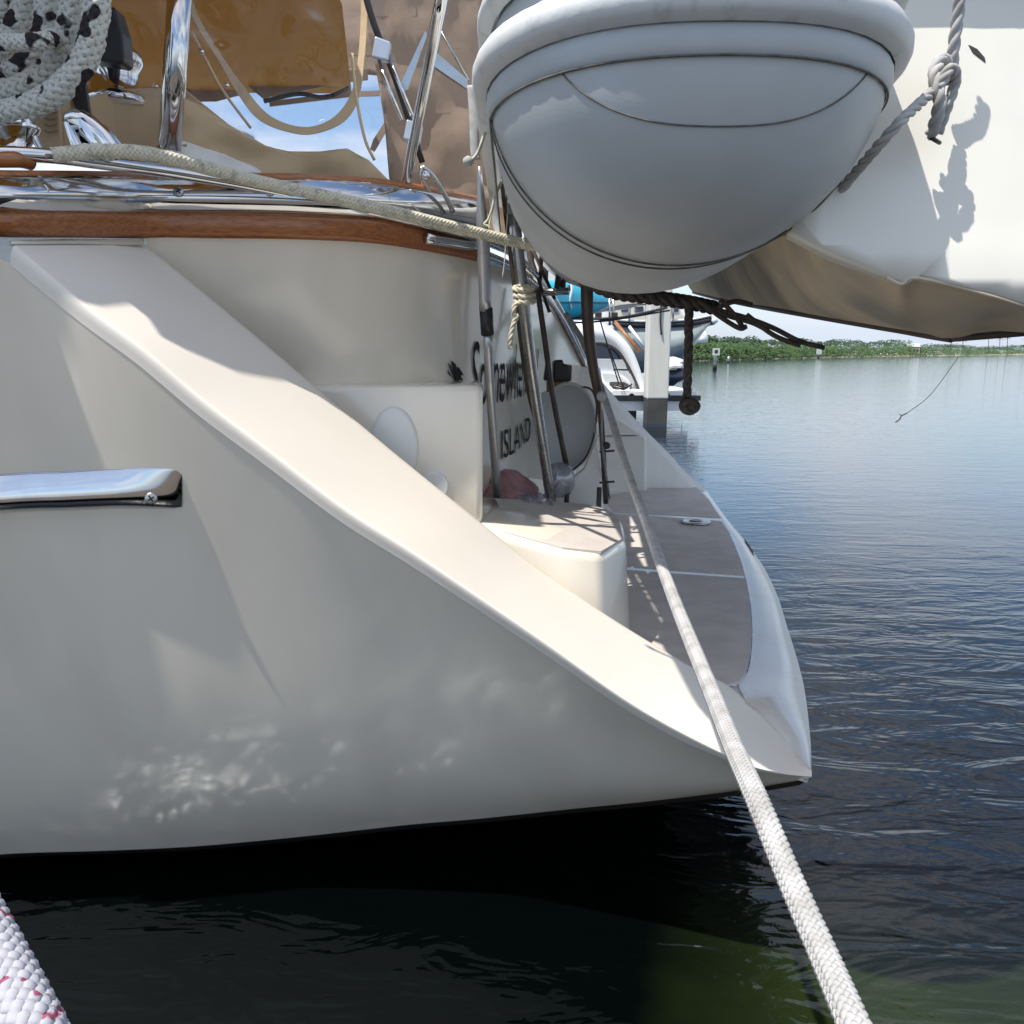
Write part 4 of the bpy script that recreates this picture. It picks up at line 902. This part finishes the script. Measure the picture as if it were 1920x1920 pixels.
def onend(ang, a_, off=0):
    """point on the rounded end: ang round the axis, a_ 0 nose .. pi/2 rim"""
    r_ = DR * math.sin(a_) ** .8; p = DC + V(math.cos(ang) * r_, -NOSE * math.cos(a_), math.sin(ang) * r_ * RZ / DR)
    n = V(math.cos(ang) * math.sin(a_) / DR, -math.cos(a_) / NOSE, math.sin(ang) * math.sin(a_) / DR).normalized(); return p + n * off
# horizontal slices give strakes and seams: a hoop at height z round the end and back along both sides
def hoop(dz, off=0, back=1.4, droop=0.0):
    pts = []; zz = dz * DR / RZ; w_ = math.sqrt(max(0, DR * DR - zz * zz))
    for k in range(6): pts.append(V(DC.x - w_ - off, DC.y + back * (1 - k / 6), DC.z + dz))
    for k in range(25):
        th = math.pi * k / 24; x = -w_ * math.cos(th)            # outline at that height
        rr = math.sqrt(min(DR * DR, x * x + zz * zz)); aa = math.asin(min(1, (rr / DR) ** 1.25)); y = -NOSE * math.cos(aa)
        d = V(x, y * (DR / NOSE) * 1.0, 0); d = d.normalized() if d.length > 0 else V(0, -1, 0)
        pts.append(V(DC.x + x, DC.y + y, DC.z + dz - droop * math.sin(th)) + d * off)
    for k in range(6): pts.append(V(DC.x + w_ + off, DC.y + back * (k + 1) / 6, DC.z + dz))
    return pts
def strake(name, z0, z1, off, m):
    rows = []
    for v in range(9):
        b = v / 8; rows.append(hoop(lerp(z0, z1, b), off * (.15 + .85 * math.sin(math.pi * b) ** .45)))
    return grid(name, rows, m, dg)
strake('rubbing_strake', -.018, .032, .024, 'rubs'); strake('rubbing_strake', .062, .105, .030, 'rubs')
strake('strake_patch', -.052, -.019, .005, 'rub')
def seam(pts, r=.0022, m='seam'): return tube('seam', pts, r, m, dg, 6, 2)
seam(hoop(-.053, .003), .0015)
seam([onend(math.pi + .24 + (math.pi - .48) * k / 24, .70 - .29 * math.sin(math.pi * k / 24), .0006) for k in range(25)], .0011, 'seam')
for aa, rr in ((1.50, .0017), (1.66, .0014)):
    q = min(aa, math.pi / 2); sh = max(0, aa - math.pi / 2) * .3
    seam([onend(math.pi + .2 + (math.pi - .4) * k / 30, q, .002) + V(0, sh, 0) for k in range(31)], rr)
# hull panel (transom), bottom, keel
fl = [V(p.x, p.y, p.z - .08) for p in spine[1:]] + [V(1.3, 1.42, 1.2), V(.3, 1.42, 1.3)]
mesh('floor', fl, [tuple(range(len(fl)))], 'dbot', dg, False)
def TY(x, y): return 1.27 + max(0, 520 - y) * .00019
tr = [(1560, -120), (2300, -120), (2300, 700), (2100, 628), (1920, 573), (1850, 551), (1720, 520), (1690, 532), (1662, 520), (1560, 480), (1480, 440)]
sheet('transom', tr, TY, 'dhull', .03, dg, wr=.004, seg=14)
rowA = [(1283, 518, 4.3), (1330, 508, 3.4), (1390, 480, 2.4), (1450, 440, 1.9), (1560, 478, 1.35), (1664, 521, 1.29), (1692, 533, 1.28), (1722, 521, 1.275), (1850, 552, 1.27), (1922, 574, 1.27), (2300, 700, 1.27)]
rowB = [(1300, 548, 4.35), (1345, 560, 3.6), (1400, 571, 2.9), (1470, 583, 2.3), (1560, 598, 1.95), (1640, 611, 1.72), (1690, 619, 1.62), (1740, 628, 1.54), (1785, 635, 1.48), (1922, 624, 1.42), (2300, 720, 1.4)]
ra, rb = cat([P(*p) for p in rowA], 4), cat([P(*p) for p in rowB], 4)
grid('bottom', [[a.lerp(b, v / 8) + V(0, 0, -.012 * math.sin(math.pi * v / 8)) for a, b in zip(ra, rb)] for v in range(9)], 'dbot', dg)
tube('keel_strip', [P(*p) for p in rowB[:9]], .0075, 'keel', dg, 8, 5); tube('keel_strip', [P(*p) for p in rowB[8:10]], .006, 'keel', dg, 8, 5)
prism('shade_flange', [P(1500, -150, 1.30), P(2300, -150, 1.30), P(2300, -210, 1.31), P(1500, -210, 1.31)], V(0, .16, .02), 'dhull', dg, .01)  # added flange out of view, there to shade the upper transom
tube('transom_edge', [P(x, y, TY(x, y) - .012) for x, y in ((1662, 520), (1690, 533), (1720, 521), (1850, 552), (1922, 574))], .003, 'dbot', dg, 6, 4)
grid('far_bottom', [cat([P(*p) for p in rowB[:9]], 4), cat([V(P(*p).x + .25, P(*p).y + .0, P(*p).z + .02) for p in rowB[:9]], 4)], 'dbot', dg)
# towing eyes and handle on the transom
tube('lifting_eye', [P(1688, 150, 1.36), P(1683, 165, 1.34), P(1690, 186, 1.34), P(1700, 196, 1.36)], .008, 'steel2', dg, 10, 5)
lathe('eye_plate', P(1693, 188, 1.37), (0, -1, .2), [(.022, 0), (.022, .01), (.012, .014), (.0001, .015)], 'rubs', dg, 14)
sheet('scuff', [(1816, 84), (1832, 92), (1846, 108), (1848, 117), (1834, 106), (1824, 98)], lambda x, y: TY(x, y) - .018, 'dark', .001, dg)
lathe('drain_plug', P(1918, 160, 1.36), (0, -1, .2), [(.022, 0), (.024, .02), (.015, .03), (.0001, .032)], 'dhull', dg, 16)
# bridle
br = thing('bridle_rope', P(1780, 150, 1.33), 'white rope dropping past the dinghy transom, knotted and led under the tube', 'rope')
twist('line', [P(1812, -140, 1.25), P(1806, -60, 1.25), P(1797, 20, 1.26), P(1788, 90, 1.27), P(1784, 140, 1.28)], .0088, 'rope', br, 3, 7, 7)
twist('line', [P(1785, 142, 1.26), P(1740, 180, 1.22), P(1690, 226, 1.18), P(1648, 272, 1.20), P(1600, 328, 1.26), P(1550, 385, 1.33), P(1480, 440, 1.5)], .0080, 'rope', br, 3, 7, 7)
twist('knot', [P(1786, 150, 1.27), P(1768, 112, 1.25), P(1752, 140, 1.23), P(1762, 190, 1.22), P(1752, 235, 1.24), P(1746, 252, 1.26)], .0095, 'rope', br, 3, 6, 7)
twist('knot', [P(1758, 165, 1.22), P(1782, 128, 1.22), P(1792, 150, 1.24), P(1776, 200, 1.25), P(1758, 250, 1.27)], .0080, 'rope', br, 3, 6, 7)
tube('frayed_end', [P(1742, 256, 1.26), P(1752, 262, 1.25), P(1762, 268, 1.26)], .003, 'dark', br, 6, 3)
# lashings below
un = thing('dinghy_lashing', P(1200, 540, 2.2), 'thick brown rope lashing running beneath the dinghy tube', 'rope')
for k, (dy_, r_, dY) in enumerate(((0, .015, 0), (8, .011, .05), (-7, .009, .08))):
    twist('lashing', [P(x, y + dy_, Y + dY) for x, y, Y in ((1065, 500, 2.0), (1100, 525, 2.02), (1150, 546, 2.05), (1220, 556, 2.1), (1290, 566, 2.15), (1345, 577, 2.2))], r_, 'ropebrown', un, 3, 7, 7)
for pts_ in (((1345, 577), (1380, 565), (1410, 572)), ((1300, 560), (1360, 590), (1410, 605), (1440, 620)), ((1340, 580), (1400, 596), (1450, 615), (1500, 640), (1545, 652)), ((1330, 575), (1345, 590), (1385, 615), (1400, 612)), ((1400, 590), (1450, 628), (1500, 648)), ((1350, 562), (1375, 588), (1392, 612))):
    tube('cord', [P(x, y, 2.15) for x, y in pts_], .0065, 'ropebrown', un, 8, 6)
hr = thing('hanging_rope', P(1290, 760, 2.2), 'dark brown twisted rope hanging straight down to a round knot over the water', 'rope')
twist('line', [P(1292, 565, 2.18), P(1291, 650, 2.18), P(1288, 745, 2.18)], .0125, 'ropebrown', hr, 3, 7, 8)
pp = []
kc = P(1292, 762, 2.18)
for k in range(90):
    a_ = k * .33; b_ = k * .071; r_ = .019; pp.append(kc + V(r_ * math.cos(a_) * math.cos(b_) * 1.1, r_ * math.sin(b_ * 1.7), r_ * math.sin(a_) * .8 - .0))
tube('knot', pp, .0085, 'ropebrown', hr, 8, 2)
lathe('knot_core', kc, (0, 0, 1), [(.001, -.024), (.016, -.018), (.022, 0), (.016, .018), (.001, .024)], 'ropebrown', hr, 14)

# ================================================================== FOREGROUND MOORING LINES
ml = thing('mooring_line', P(1600, 1910, .5), 'white braided mooring line running from the bottom right up over the platform tip', 'rope')
def prx(x, y, t):
    return CAM + ray(x, y) * t
fg = [prx(1640, 2010, .46), prx(1592, 1900, .50), prx(1540, 1780, .56), prx(1478, 1640, .63), prx(1420, 1500, .71), prx(1375, 1400, .82), prx(1335, 1300, .96), prx(1292, 1195, 1.14)]
fr = [prx(1270, 1140, 1.27), prx(1240, 1060, 1.48), prx(1212, 980, 1.72), prx(1186, 910, 1.96), prx(1166, 850, 2.16), prx(1148, 790, 2.34), prx(1122, 715, 2.56), prx(1092, 640, 2.8), prx(1062, 590, 3.0)]
braid('braid', fg + fr, .0102, 'rope', ml, 8, 5.2, 2.0)
# fuzz
vs, fs = [], []; q, Lg = resamp(cat(fg, 10), .0011); rr = random.Random(4)
for p in q:
    for _ in range(2):
        d = Vector((rr.gauss(0, 1), rr.gauss(0, 1), rr.gauss(0, 1))).normalized(); a0 = p + d * .0092; a1 = a0 + (d + Vector((rr.gauss(0, 1), rr.gauss(0, 1), rr.gauss(0, 1))) * .5) * .0016; s_ = d.orthogonal().normalized() * .00016
        i = len(vs); vs += [a0 - s_, a0 + s_, a1]; fs.append((i, i + 1, i + 2))
tag(mesh('fuzz', vs, fs, 'rope', ml, False), None, None, None, 'stuff')
ml2 = thing('mooring_line', prx(20, 1800, .5), 'white braided rope with pink flecks at the bottom left corner', 'rope')
M['rope2'] = mat('white_rope_pink', (.38, .38, .42), .85, color2=(.28, .06, .12), vscale=110, lo=.66, hi=.69, detail=1)
braid('braid', [prx(-130, 1560, .52), prx(-62, 1690, .48), prx(-5, 1800, .45), prx(60, 1930, .42), prx(120, 2060, .40)], .0150, 'rope2', ml2, 10, 5.0, 2.2)

# thread with twig
ft = thing('fishing_line', prx(1700, 780, .9), 'hair thin line with a snagged twig hanging in front of the open water', 'line')
tube('thread', [prx(1798, 668, .9), prx(1745, 740, .9), prx(1700, 775, .9)], .0004, 'dark', ft, 5, 3)
tube('twig', [prx(1700, 775, .9), prx(1690, 780, .9), prx(1687, 786, .9), prx(1679, 792, .9)], .0007, 'dark', ft, 6, 3)
tube('twig', [prx(1692, 779, .9), prx(1686, 777, .9)], .0005, 'dark', ft, 6, 1)
